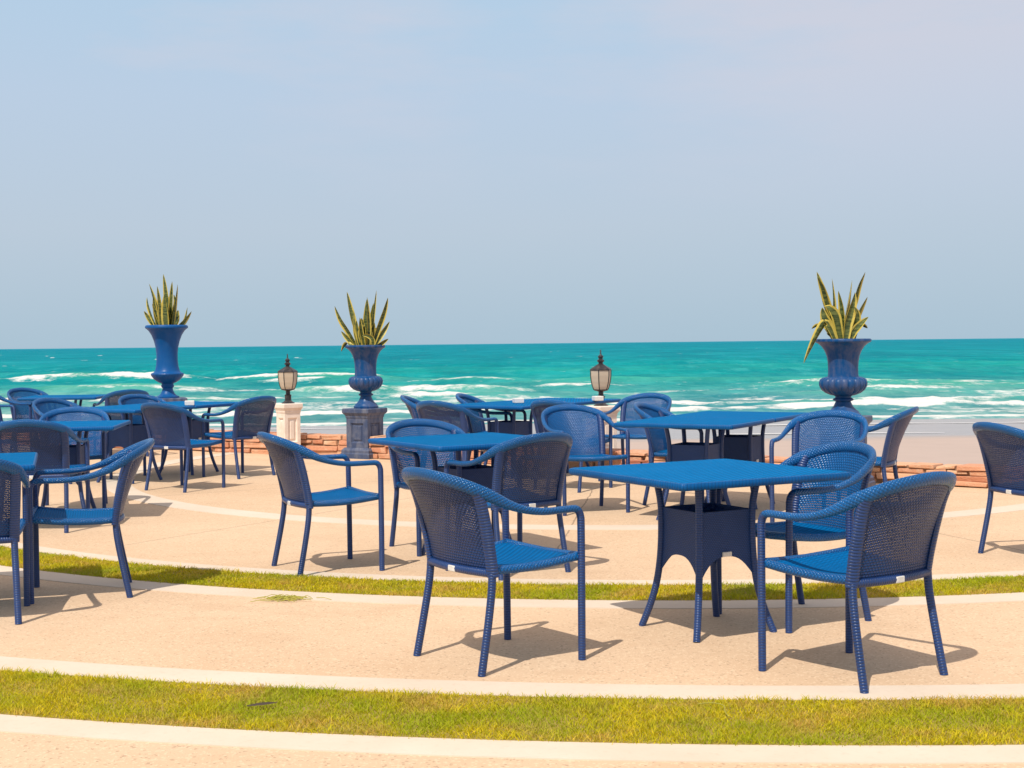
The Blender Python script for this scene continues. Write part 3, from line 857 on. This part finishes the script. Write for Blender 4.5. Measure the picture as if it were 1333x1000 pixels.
# ------------------------------------------------------------------ table
HALF, TH = 0.467, 0.737
LEGP = [(0.240, 0.712), (0.226, 0.66), (0.212, 0.58), (0.209, 0.50), (0.211, 0.40), (0.219, 0.30), (0.236, 0.20), (0.266, 0.10), (0.306, 0.0)]
def leg_r(z):
    for a, b in zip(LEGP, LEGP[1:]):
        if b[1] <= z <= a[1]: return a[0] + (b[0] - a[0]) * (a[1] - z) / (a[1] - b[1])
    return LEGP[0][0]
def make_table():
    root = empty('wicker_table')
    m = MB()
    # rounded slab with a wrapped edge
    e = 0.014
    prof = [(HALF - 0.05, TH), (HALF - 0.012, TH), (HALF - 0.004, TH - 0.003), (HALF, TH - 0.011), (HALF, TH - 0.022), (HALF - 0.004, TH - 0.030), (HALF - 0.014, TH - 0.034), (HALF - 0.06, TH - 0.034)]
    cr_ = 0.022
    def contour(r, z):
        out = []
        for q_, (cx, cy) in enumerate(((1, 1), (-1, 1), (-1, -1), (1, -1))):
            for i in range(5):
                a = q_ * PI / 2 + i / 4 * PI / 2
                out.append((cx * (r - cr_) + cr_ * math.cos(a), cy * (r - cr_) + cr_ * math.sin(a), z))
        out.append(out[0]); return out
    rows = [contour(r, z) for r, z in prof]
    uvs = []
    for r, (pr, pz) in zip(rows, prof):
        uvs.append([(p[0] + (TH - pz) , p[1] + (TH - pz)) for p in r])
    m.grid(rows[:2], uvs[:2])
    t = rows[0][:-1]; m.add(t, [tuple(range(len(t)))], [[(p[0], p[1]) for p in t]])
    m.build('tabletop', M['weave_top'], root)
    m = MB()
    per = [0.0]
    for a_, b_ in zip(rows[0], rows[0][1:]): per.append(per[-1] + math.hypot(a_[0] - b_[0], a_[1] - b_[1]))
    m.grid(rows[1:], [[(0.0, q_) for q_ in per] for _ in rows[1:]])
    b = rows[-1][:-1]; m.add(b, [tuple(range(len(b)))[::-1]], [[(p[0], p[1]) for p in b[::-1]]])
    m.build('edge_trim', M['edge'], root)
    dirs = [Vector((a, b_, 0)).normalized() for a, b_ in ((-1, -1), (1, -1), (1, 1), (-1, 1))]
    for d in dirs:
        m = MB()
        pts = densify([(d.x * r, d.y * r, z) for r, z in LEGP], 3)
        m.tube(pts, 0.0165, 12, True, (-d.y, d.x, 0))
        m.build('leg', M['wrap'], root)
    # skirt: four woven panels whose lower edge arches between the legs
    m = MB()
    for q_ in range(4):
        d0, d1 = dirs[q_], dirs[(q_ + 1) % 4]
        rows, uvs = [], []
        nn = 18
        for i in range(nn + 1):
            s_ = i / nn
            zb = 0.235 + 0.120 * (1 - abs(2 * s_ - 1) ** 2.6)
            row, ur = [], []
            for j in range(11):
                z = 0.562 + (zb - 0.562) * j / 10
                r = leg_r(z)
                p = d0 * r * (1 - s_) + d1 * r * s_
                # panels belly slightly
                row.append((p.x, p.y, z)); ur.append((s_ * 0.30, z))
            rows.append(row); uvs.append(ur)
        m.grid(rows, uvs)
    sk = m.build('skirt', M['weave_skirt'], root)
    m = MB()
    r = leg_r(0.53) - 0.004
    m.add([(d.x * r, d.y * r, 0.530) for d in dirs], [(0, 1, 2, 3)])
    m.build('shelf', M['weave_skirt'], root)
    m = MB()
    mid = (dirs[1] + dirs[2]) * 0.5 * leg_r(0.36)
    m.box((mid.x + 0.004, mid.y, 0.366), (0.010, 0.050, 0.022)); m.build('label_tag', M['tag'], root, bevel=0.003)
    # stretcher bars under the top
    return root

CH = {
 'C1': ((-0.083, 5.925, -0.936), 'blue wicker armchair alone at front left of the front table, back to the viewer'),
 'C2': ((1.362, 5.583, 0.635), 'blue wicker armchair nearest the viewer, right of the front table, its see-through back to us'),
 'C3': ((1.349, 6.719, 2.066), 'blue wicker armchair under the right corner of the front table, bright inner back showing'),
 'C4': ((-0.021, 8.18, 0.638), 'blue wicker armchair with shaded back, between the small middle table and the front left chair'),
 'C5': ((-1.128, 8.373, -1.095), 'blue wicker armchair alone in open sun left of centre, behind the narrow grass strip'),
 'C6': ((-0.481, 9.152, -2.653), 'blue wicker armchair behind the small middle table, facing the viewer'),
 'C7': ((0.564, 11.118, -2.82), 'blue wicker armchair facing the viewer at the left end of the right hand double table'),
 'C8': ((1.19, 13.55, 2.62), 'far blue wicker armchair facing us just right of the lantern at the rear table'),
 'C9': ((1.386, 11.563, -1.997), 'blue wicker armchair facing right, pushed in at the far side of the right double table'),
 'C10': ((2.132, 9.74, 2.661), 'blue wicker armchair with sparkling inner back facing us, in front of the right hand urn'),
 'C11': ((2.666, 10.608, 1.136), 'blue wicker armchair in side view facing left, just right of the right hand urn'),
 'C12': ((3.193, 8.525, -1.25), 'blue wicker armchair cut by the right edge of the photo, its back to us'),
 'C13': ((-0.508, 12.849, -0.606), 'blue wicker armchair with dark back to us at the left end of the rear table'),
 'C14': ((-0.723, 13.963, -1.62), 'blue wicker armchair mostly hidden behind another dark back, left end of the rear table'),
 'C15': ((-0.185, 14.234, -1.829), 'blue wicker armchair facing right on the far side of the rear centre table'),
 'C16': ((0.53, 12.786, -0.62), 'blue wicker armchair with dark back half hidden at the middle of the rear table'),
 'C17': ((-2.34, 7.619, 1.843), 'blue wicker armchair in profile at the left, facing the table cut by the edge'),
 'C18': ((-2.695, 6.915, 0.302), 'blue wicker armchair cut by the left edge, the nearest chair on the left'),
 'C19': ((-3.468, 10.332, 0.032), 'blue wicker armchair with dark back at the near side of the left middle table'),
 'C20': ((-3.666, 11.704, 3.35), 'blue wicker armchair facing us behind the left middle table, top lit with bright dots'),
 'C21': ((-3.086, 13.146, -0.528), 'blue wicker armchair, back to us, at the near corner of the left double table'),
 'C22': ((-2.795, 14.405, 0.93), 'blue wicker armchair facing left beside the white lamp pedestal at the left'),
 'C23': ((-4.42, 14.1, -2.1), 'blue wicker armchair almost hidden behind the near left end of the left double table'),
 'C24': ((-4.78, 17.2, 0.55), 'far blue wicker armchair with brownish shaded back, right of the farthest left table'),
 'C25': ((-6.056, 17.93, -2.233), 'far blue wicker armchair left of the farthest table, facing right, inner back lit'),
 'C26': ((-3.82, 14.95, -2.35), 'blue wicker armchair with only its top rail showing, below the slender urn'),
 'C27': ((-6.238, 17.297, -1.699), 'blue wicker armchair mostly outside the left edge of the photo, one arm showing'),
}
CGROUP = 'blue wicker armchairs on the terrace'
proto = make_chair()
for i, (key, ((x, y, th), lab)) in enumerate(CH.items()):
    o = proto if i == 0 else copy_tree(proto)
    o.location = (x, y, 0.004 if False else 0.0); o.rotation_euler = (0, 0, th)
    tag(o, lab, 'chair', CGROUP)

def along(cx, cy, th, d):
    return (cx - math.sin(th) * d, cy + math.cos(th) * d, th)
TB = [
 ((0.890, 6.475, -1.072), 'square blue wicker table at the front right, nearest whole table to the viewer'),
 ((-0.282, 8.774, -1.006), 'small looking square blue wicker table in the middle, behind the front left chair'),
 (along(1.60, 10.95, -0.51, -0.468), 'blue wicker table, nearer half of the right hand double table'),
 (along(1.60, 10.95, -0.51, 0.468), 'blue wicker table, farther right half of the right hand double table by the urn'),
 (along(0.24, 14.25, -0.60, -0.468), 'blue wicker table, left half of the rear centre double table'),
 (along(0.24, 14.25, -0.60, 0.468), 'blue wicker table, right half of the rear centre double table in front of the lantern'),
 ((-3.027, 7.476, 0.31), 'blue wicker table cut by the left edge, between the two nearest left chairs'),
 ((-3.528, 11.003, 0.128), 'pale topped blue wicker table between a dark chair back and a dotted one, at left'),
 (along(-3.62, 14.4, -0.43, -0.468), 'blue wicker table, nearer left half of the left double table'),
 (along(-3.62, 14.4, -0.43, 0.468), 'blue wicker table, far half of the left double table'),
 ((-5.55, 17.45, 0.10), 'farthest blue wicker table at the left by the sea, a thin strip between two chairs'),
]
TGROUP = 'square blue wicker tables on the terrace'
tproto = make_table()
for i, ((x, y, th), lab) in enumerate(TB):
    o = tproto if i == 0 else copy_tree(tproto)
    o.location = (x, y, 0); o.rotation_euler = (0, 0, th)
    tag(o, lab, 'table', TGROUP)

# small white dishes on the tables
def dish(x, y, rz, lab):
    m = MB()
    m.sqlathe([(0.040, 0.0), (0.046, 0.004), (0.047, 0.044), (0.044, 0.048), (0.040, 0.048), (0.036, 0.015)], rz)
    o = m.build('ashtray', M['china'], bevel=0.002, smooth=False); o.location = (x, y, TH + 0.0005)
    tag(o, lab, 'ashtray', 'white ashtrays on the tables')
dish(0.06, 13.96, 0.3, 'white square ashtray at the middle of the rear centre table, left of the lantern')
dish(0.87, 14.30, 0.3, 'white square ashtray on the rear centre table, under the lantern')
dish(-3.27, 14.25, 0.2, 'white square ashtray on the left double table, right of the slender urn')

# ------------------------------------------------------------------ urns, pedestals, plants
def pedestal(name, x, y, rz, s, h, mat, lab, cat, z0=0.0):
    root = empty(name, (x, y, z0), rz)
    m = MB()
    m.sqlathe([(s * 1.36, 0.0), (s * 1.36, 0.055), (s * 1.30, 0.065), (s * 1.30, 0.095), (s * 1.18, 0.115), (s * 1.14, 0.125)])
    m.build('plinth', mat, root, smooth=False, bevel=0.004)
    m = MB()
    zt = h - 0.11
    # shaft with a framed sunk panel in each face
    for q_ in range(4):
        a = q_ * PI / 2; ca, sa = math.cos(a), math.sin(a)
        def T(u_, z, dep): return (u_ * ca + (s - dep) * sa, u_ * sa - (s - dep) * ca, z)
        zz0, zz1 = 0.12, zt
        a1_, b1_ = s * 0.60, 0.060
        lv = [(s, zz0, zz1, 0.0), (a1_, zz0 + b1_, zz1 - b1_, 0.0), (a1_ - 0.014, zz0 + b1_ + 0.014, zz1 - b1_ - 0.014, 0.018), (a1_ - 0.030, zz0 + b1_ + 0.030, zz1 - b1_ - 0.030, 0.018), (a1_ - 0.040, zz0 + b1_ + 0.040, zz1 - b1_ - 0.040, 0.008)]
        rows = []
        for w_, za, zb, dp in lv:
            rows.append([T(-w_, za, dp), T(w_, za, dp), T(w_, zb, dp), T(-w_, zb, dp), T(-w_, za, dp)])
        m.grid(rows, [[(0, 0)] * 5 for _ in rows])
        m.add(rows[-1][:4], [(0, 1, 2, 3)])
    m.build('shaft', mat, root, smooth=False)
    m = MB()
    m.sqlathe([(s * 1.02, h - 0.115), (s * 1.06, h - 0.10), (s * 1.06, h - 0.085), (s * 1.16, h - 0.065), (s * 1.24, h - 0.050), (s * 1.24, h - 0.008), (s * 1.20, h)])
    m.build('cap', mat, root, smooth=False, bevel=0.004)
    return tag(root, lab, cat)

def urn_flared(x, y, z, H_, R_, lab, rz=0.0):
    """campana urn: stepped foot, fluted bowl, flaring neck"""
    root = empty('garden_urn', (x, y, z), rz)
    k_ = R_ / 0.245; hh = H_ / 0.74
    sc = lambda pr: [(r * k_, zz * hh) for r, zz in pr]
    m = MB(); m.lathe(sc([(0.0, 0.0), (0.150, 0.0), (0.152, 0.022), (0.140, 0.030), (0.135, 0.045), (0.112, 0.062), (0.085, 0.095), (0.070, 0.130), (0.066, 0.142), (0.088, 0.150), (0.092, 0.160), (0.086, 0.168), (0.070, 0.176), (0.070, 0.190), (0.086, 0.198)]), 40)
    m.build('foot', M['urn'], root)
    m = MB()
    fl = lambda an, zz: 1.0 - 0.055 * (1 - abs(math.sin(an * 10)) ** 0.55)
    m.lathe(sc([(0.078, 0.195), (0.110, 0.202), (0.155, 0.222), (0.190, 0.252), (0.209, 0.290), (0.212, 0.320), (0.203, 0.350), (0.180, 0.368), (0.150, 0.376)]), 160, fl)
    m.build('bowl', M['urn'], root)
    m = MB()
    m.lathe(sc([(0.150, 0.372), (0.136, 0.378), (0.132, 0.400), (0.131, 0.460), (0.134, 0.520), (0.143, 0.575), (0.160, 0.625), (0.187, 0.668), (0.216, 0.695), (0.236, 0.706), (0.245, 0.714), (0.247, 0.726), (0.242, 0.737), (0.232, 0.740), (0.215, 0.733), (0.190, 0.70), (0.160, 0.66), (0.0, 0.65)]), 48)
    m.build('neck', M['urn'], root)
    return tag(root, lab, 'urn')

def urn_slender(x, y, z, H_, R_, lab):
    root = empty('garden_urn', (x, y, z))
    k_ = R_ / 0.275; hh = H_ / 0.95
    sc = lambda pr: [(r * k_, zz * hh) for r, zz in pr]
    m = MB(); m.lathe(sc([(0.0, 0.0), (0.150, 0.0), (0.150, 0.018), (0.118, 0.03), (0.092, 0.055), (0.072, 0.095), (0.066, 0.125), (0.078, 0.140), (0.085, 0.155), (0.078, 0.170), (0.075, 0.19)]), 40)
    m.build('foot', M['urn_plain'], root)
    m = MB()
    m.lathe(sc([(0.075, 0.185), (0.12, 0.205), (0.17, 0.24), (0.205, 0.285), (0.213, 0.310), (0.206, 0.322)]), 120, lambda an, zz: 1.0 - 0.02 * (1 - abs(math.sin(an * 14)) ** 0.5) * (1 if zz > 0.25 * hh else 0))
    m.build('bowl', M['urn_plain'], root)
    m = MB()
    m.lathe(sc([(0.206, 0.320), (0.175, 0.334), (0.158, 0.36), (0.143, 0.42), (0.136, 0.50), (0.137, 0.58), (0.146, 0.66), (0.166, 0.745), (0.195, 0.82), (0.230, 0.875), (0.255, 0.898), (0.273, 0.910), (0.277, 0.925), (0.270, 0.942), (0.255, 0.950), (0.235, 0.94), (0.20, 0.89), (0.16, 0.85), (0.0, 0.84)]), 48)
    m.build('neck', M['urn_plain'], root)
    return tag(root, lab, 'urn')

def leaf(m, base, az, tilt, L_, w, curl, twist=0.0, roll=None):
    """strap leaf: rises from base, leans by tilt towards az and bends by curl along its length"""
    N = 12
    p = Vector(base); ang = tilt
    rows, uvs = [], []
    hd = Vector((math.cos(az), math.sin(az), 0))
    fa = (0.0 if math.cos(az) > 0 else 0.2) if roll is None else roll
    for i in range(N + 1):
        t = i / N
        ang = tilt + curl * t * t
        d = hd * math.sin(ang) + Vector((0, 0, 1)) * math.cos(ang)
        if i: p = p + d * (L_ / N)
        a2 = fa + twist * t
        side = Vector((math.cos(a2), math.sin(a2), 0)); side = (side - d * side.dot(d)).normalized()
        nrm = side.cross(d).normalized()
        ww = w * 1.2 * (0.5 + 0.5 * math.sin(min(1.0, t * 1.6) * PI / 2)) * (1 - max(0.0, (t - 0.50) / 0.50) ** 2.2)
        ww = max(ww, 0.0008)
        row, ur = [], []
        for j in range(5):
            s_ = -1 + j / 2
            row.append(p + side * (s_ * ww / 2) + nrm * (0.28 * ww * s_ * s_ + 0.0))
            ur.append((j / 4, t * L_))
        rows.append(row); uvs.append(ur)
    m.grid(rows, uvs)

# square grey blue pedestal and fluted urn left of centre
GB = math.radians(-31)
pedestal('stone_pedestal', -1.745, 16.62, -GB * -1, 0.155, 0.585, M['urn_base'], 'square grey blue panelled pedestal carrying the fluted urn left of centre', 'pedestal')
urn_flared(-1.728, 16.62, 0.585, 0.745, 0.236, 'blue fluted urn on the square grey blue pedestal left of centre')
pedestal('stone_pedestal', 2.955, 12.55, math.radians(-31), 0.165, 0.650, M['urn_base'], 'mostly hidden grey pedestal under the right hand urn, only a corner of its cap showing', 'pedestal')
urn_flared(2.955, 12.55, 0.650, 0.690, 0.246, 'blue fluted urn with shiny streaked bowl at the right')
pedestal('stone_pedestal', -4.53, 18.5, 0.3, 0.19, 0.665, M['urn_base'], 'hidden pedestal behind the left double table under the slender urn', 'pedestal')
urn_slender(-4.53, 18.5, 0.665, 0.955, 0.275, 'tall slender plain blue urn at the left')

rr = random.Random(5)
def strap(m, xz, w, yb=None, yt=None, face=None):
    """strap leaf along an outline of (x, z) points, w wide; yb, yt: depth of base and tip"""
    yb = rr.uniform(-0.07, 0.07) if yb is None else yb
    yt = yb + rr.uniform(-0.10, 0.06) if yt is None else yt
    n = len(xz)
    pts = densify([(x, yb + (yt - yb) * i / (n - 1), z) for i, (x, z) in enumerate(xz)], 5)
    N = len(pts) - 1
    fa = rr.uniform(-0.7, 0.7) if face is None else face
    tw = rr.uniform(-0.9, 0.9)
    rows, uvs, L_ = [], [], 0.0
    for i, p in enumerate(pts):
        t = i / N; p = Vector(p)
        d = (Vector(pts[min(i + 1, N)]) - Vector(pts[max(i - 1, 0)])).normalized()
        if i: L_ += (p - Vector(pts[i - 1])).length
        a2 = fa + tw * t
        side = Vector((math.cos(a2), math.sin(a2), 0)); side = (side - d * side.dot(d))
        side = side.normalized() if side.length > 1e-3 else Vector((0, 1, 0))
        nrm = side.cross(d).normalized()
        ww = max(0.0008, 1.25 * w * (0.55 + 0.45 * math.sin(min(1.0, t * 1.8) * PI / 2)) * (1 - max(0.0, (t - 0.45) / 0.55) ** 2.0))
        rows.append([p + side * (q_ * ww / 2) + nrm * (0.26 * ww * q_ * q_) for q_ in (-1, -0.5, 0, 0.5, 1)])
        uvs.append([(j_ / 4, L_) for j_ in range(5)])
    m.grid(rows, uvs)

def plant(x, y, z, straps, nrand, spread, hmax, soil_r, lab):
    root = empty('snake_plant', (x, y, z))
    m = MB()
    for st in straps: strap(m, *st)
    for i in range(nrand):
        a = rr.uniform(-1, 1); b_ = a * spread; h_ = hmax * rr.uniform(0.45, 1.0) * (1 - 0.35 * abs(a)); k1 = rr.uniform(-0.04, 0.04)
        strap(m, [(b_ * 0.5, -0.01), (b_ * 0.7 + k1, h_ * 0.4), (b_ + k1 * 1.2, h_ * 0.75), (b_ * 1.25 + k1 * rr.uniform(-1, 2), h_)], rr.uniform(0.040, 0.070), rr.uniform(0.0, 0.10))
    m.build('foliage', M['leaf'], root, weld=False)
    m = MB(); m.lathe([(0.0, 0.006), (soil_r * 0.5, 0.005), (soil_r, 0.0), (soil_r, -0.03)], 24); m.build('soil', M['soil'], root)
    return tag(root, lab, 'plant')

plant(-4.53, 18.5, 0.665 + 0.885, [
    ([(-.05, 0), (-.12, .25), (-.17, .42), (-.23, .62)], .055), ([(-.12, 0), (-.20, .18), (-.25, .33), (-.27, .44)], .050), ([(-.14, 0), (-.22, .12), (-.31, .26)], .055),
    ([(-.10, 0), (-.13, .22), (-.15, .47)], .048), ([(-.06, 0), (-.05, .25), (-.08, .58)], .050), ([(0, 0), (.02, .30), (0, .52), (-.03, .74)], .058, -.02),
    ([(.02, 0), (.02, .20), (.01, .48)], .090, -.10, -.12, 0.0), ([(.05, 0), (.07, .30), (.10, .64)], .055), ([(.08, 0), (.12, .25), (.18, .60)], .048),
    ([(.09, 0), (.13, .12), (.15, .27)], .060), ([(.13, 0), (.22, .10), (.33, .25)], .058), ([(.14, 0), (.24, .14), (.28, .30)], .032)],
    8, 0.13, 0.60, 0.19, 'yellow edged snake plant in the tall slender urn at the left')
plant(-1.728, 16.62, 0.585 + 0.69, [
    ([(-.08, 0), (-.19, .20), (-.29, .36), (-.36, .52)], .062), ([(-.10, .0), (-.19, .12), (-.28, .22)], .050), ([(-.05, 0), (-.13, .27), (-.18, .48), (-.22, .69)], .062),
    ([(-.08, 0), (-.12, .22), (-.13, .46)], .032), ([(0, 0), (-.04, .22), (-.05, .38)], .042), ([(.02, 0), (0, .27), (.02, .60)], .052), ([(.04, 0), (.05, .27), (.04, .62)], .050),
    ([(.05, 0), (.09, .32), (.14, .70)], .034), ([(.03, 0), (.07, .27), (.10, .55)], .060), ([(.07, 0), (.15, .22), (.23, .44), (.28, .61)], .058), ([(.09, 0), (.18, .15), (.23, .23), (.29, .33)], .052),
    ([(.10, .01), (.20, .07), (.29, .125)], .042, -.05), ([(.10, 0), (.10, .11), (.05, .16), (-.02, .17)], .045, -.10, -.14), ([(-.10, .0), (-.19, .07), (-.24, .05), (-.28, -.02)], .048, -.06)],
    8, 0.11, 0.52, 0.15, 'green snake plant with upright leaves in the fluted urn left of centre')
plant(2.955, 12.55, 0.650 + 0.64, [
    ([(-.03, 0), (-.09, .24), (-.15, .46), (-.205, .655)], .060), ([(-.06, .2), (-.13, .36), (-.18, .50), (-.235, .60)], .050), ([(-.05, 0), (-.08, .22), (-.09, .39), (-.11, .585)], .036),
    ([(0, 0), (-.01, .17), (-.02, .33), (-.05, .475)], .050), ([(.02, 0), (.03, .22), (.06, .41), (.09, .575)], .055), ([(.03, 0), (.06, .24), (.10, .39), (.14, .53), (.19, .64)], .055),
    ([(.05, 0), (.10, .20), (.15, .32), (.205, .42)], .050), ([(.03, 0), (.08, .11), (.14, .18), (.20, .24)], .055, -.06), ([(.09, .12), (.15, .165), (.20, .14)], .036, -.08),
    ([(-.07, 0), (-.13, .13), (-.17, .23), (-.19, .33)], .078, -.05), ([(-.02, 0), (-.05, .15), (-.08, .26), (-.13, .32), (-.18, .335)], .072, -.03), ([(0, 0), (.02, .18), (.06, .33), (.09, .46)], .075, -.08, -.08, 0.1),
    ([(.07, 0), (.10, .15), (.11, .26), (.08, .33)], .052), ([(-.08, .02), (-.12, .08), (-.17, .10)], .030, -.06),
    ([(-.08, .0), (-.15, .15), (-.19, .185), (-.24, .12), (-.32, -.03), (-.385, -.165)], .062, -.10, -.16, 0.3), ([(-.17, .17), (-.25, .165), (-.305, .14)], .038, -.11, -.12)],
    3, 0.10, 0.42, 0.155, 'yellow edged snake plant with a drooping broken leaf in the right hand urn')

# ------------------------------------------------------------------ lamps
def lamp(x, y, z, sc_, lab):
    root = empty('garden_lamp', (x, y, z), 0.26)
    S = lambda pr: [(r * sc_, zz * sc_) for r, zz in pr]
    m = MB(); m.lathe(S([(0.0, 0.0), (0.085, 0.0), (0.085, 0.008), (0.062, 0.022), (0.042, 0.040), (0.042, 0.100), (0.046, 0.104), (0.046, 0.112), (0.030, 0.118), (0.028, 0.160), (0.050, 0.168), (0.080, 0.176), (0.083, 0.184), (0.0, 0.184)]), 24); m.build('base', M['iron'], root)
    hexprof = [(0.082, 0.182), (0.099, 0.222), (0.113, 0.28), (0.121, 0.345), (0.122, 0.41)]
    m = MB()
    def hexrow(r, zz, seg=6): return [(r * sc_ * math.cos(2 * PI * i / seg), r * sc_ * math.sin(2 * PI * i / seg), zz * sc_) for i in range(seg + 1)]
    rows = [hexrow(r, zz) for r, zz in hexprof]; m.grid(rows, [[(0, 0)] * 7 for _ in rows]); m.build('glass_shade', M['glass'], root, smooth=False)
    m = MB()
    for i in range(6):
        a = 2 * PI * i / 6
        pts = [(r * sc_ * 1.015 * math.cos(a), r * sc_ * 1.015 * math.sin(a), zz * sc_) for r, zz in hexprof]
        m.tube(densify(pts, 2), 0.0055 * sc_, 6)
        for r, zz in ((0.123, 0.412), (0.083, 0.184)):
            a2 = 2 * PI * (i + 1) / 6
            m.tube([(r * sc_ * math.cos(a), r * sc_ * math.sin(a), zz * sc_), (r * sc_ * math.cos(a2), r * sc_ * math.sin(a2), zz * sc_)], 0.0065 * sc_, 6)
    m.build('frame', M['iron'], root)
    m = MB()
    rows = [hexrow(r, zz) for r, zz in [(0.131, 0.409), (0.129, 0.418), (0.110, 0.434), (0.088, 0.446), (0.055, 0.466), (0.032, 0.480), (0.0, 0.482)]]
    m.grid(rows, [[(0, 0)] * 7 for _ in rows]); m.build('roof', M['iron'], root, smooth=False)
    m = MB(); m.lathe(S([(0.026, 0.476), (0.026, 0.500), (0.040, 0.508), (0.040, 0.524), (0.024, 0.534), (0.022, 0.545), (0.032, 0.556), (0.030, 0.570), (0.014, 0.584), (0.008, 0.600), (0.007, 0.640), (0.0, 0.648)]), 16); m.build('finial', M['iron'], root)
    return tag(root, lab, 'lamp')
pedestal('stone_pedestal', -2.69, 16.88, math.radians(38), 0.104, 0.640, M['white'], 'white painted panelled pedestal carrying the left lantern', 'pedestal')
lamp(-2.69, 16.88, 0.640, 0.92, 'black iron lantern with frosted panes on the white pedestal at the left')
pedestal('stone_pedestal', 0.97, 15.35, math.radians(38), 0.120, 0.640, M['white'], 'white pedestal mostly hidden behind the rear centre table', 'pedestal')
lamp(0.97, 15.35, 0.640, 0.95, 'black iron lantern with frosted panes behind the rear centre table')

# loose red bricks by the wall, seen between chair legs
m = MB()
m.box((0, 0, 0.045), (0.20, 0.14, 0.09), 0.0, 0.004); m.box((0.18, 0.02, 0.042), (0.13, 0.14, 0.083), 0.05, 0.004)
m.box((0.05, 0.02, 0.098), (0.26, 0.13, 0.014), 0.02, 0.003)
o = m.build('brick_block', M['redbrick'], smooth=False, bevel=0.006); o.location = (1.22, 14.55, 0)
a = o.data.attributes.new('tint', 'FLOAT', 'POINT'); a.data.foreach_set('value', [0.4] * len(o.data.vertices))
tag(o, 'small block of red bricks on the terrace, seen between chair legs under the lantern', 'bricks')

# litter on the grass and paving
m = MB()
leaf(m, (-0.055, 0.0, 0.022), 0.0, 1.40, 0.115, 0.020, 0.36, 0.9, PI / 2)
o = m.build('fallen_leaf', M['dead'], weld=False); o.location = (-0.925, 5.10, 0.0); o.rotation_euler = (0, 0, 0.15)
tag(o, 'dark dry curled leaf lying on the front grass strip', 'leaf')
m = MB()
for i in range(70):
    a = rr.gauss(0.1, 0.5); x0_, y0_ = rr.gauss(0, 0.055), rr.gauss(0, 0.03); l = rr.uniform(0.05, 0.13)
    m.tube([(x0_ - l / 2 * math.cos(a), y0_ - l / 2 * math.sin(a), 0.006), (x0_, y0_, 0.010 + rr.random() * 0.012), (x0_ + l / 2 * math.cos(a), y0_ + l / 2 * math.sin(a), 0.005)], 0.0016, 4)
o = m.build('grass_clippings', M['straw'], weld=False); o.location = (-1.19, 7.33, 0.003)
tag(o, 'dry tuft of loose grass clippings on the paving by the narrow strip', 'grass clippings')
m = MB(); m.tube(densify([(0, 0.03, 0.02), (0.05, 0.02, 0.026), (0.085, -0.02, 0.026), (0.080, -0.09, 0.022), (0.085, -0.14, 0.018)], 4), 0.0017, 6)
o = m.build('twig', M['straw']); o.location = (0.66, 5.02, 0.0)
tag(o, 'thin curved dry twig on the front grass strip, right of centre', 'twig')
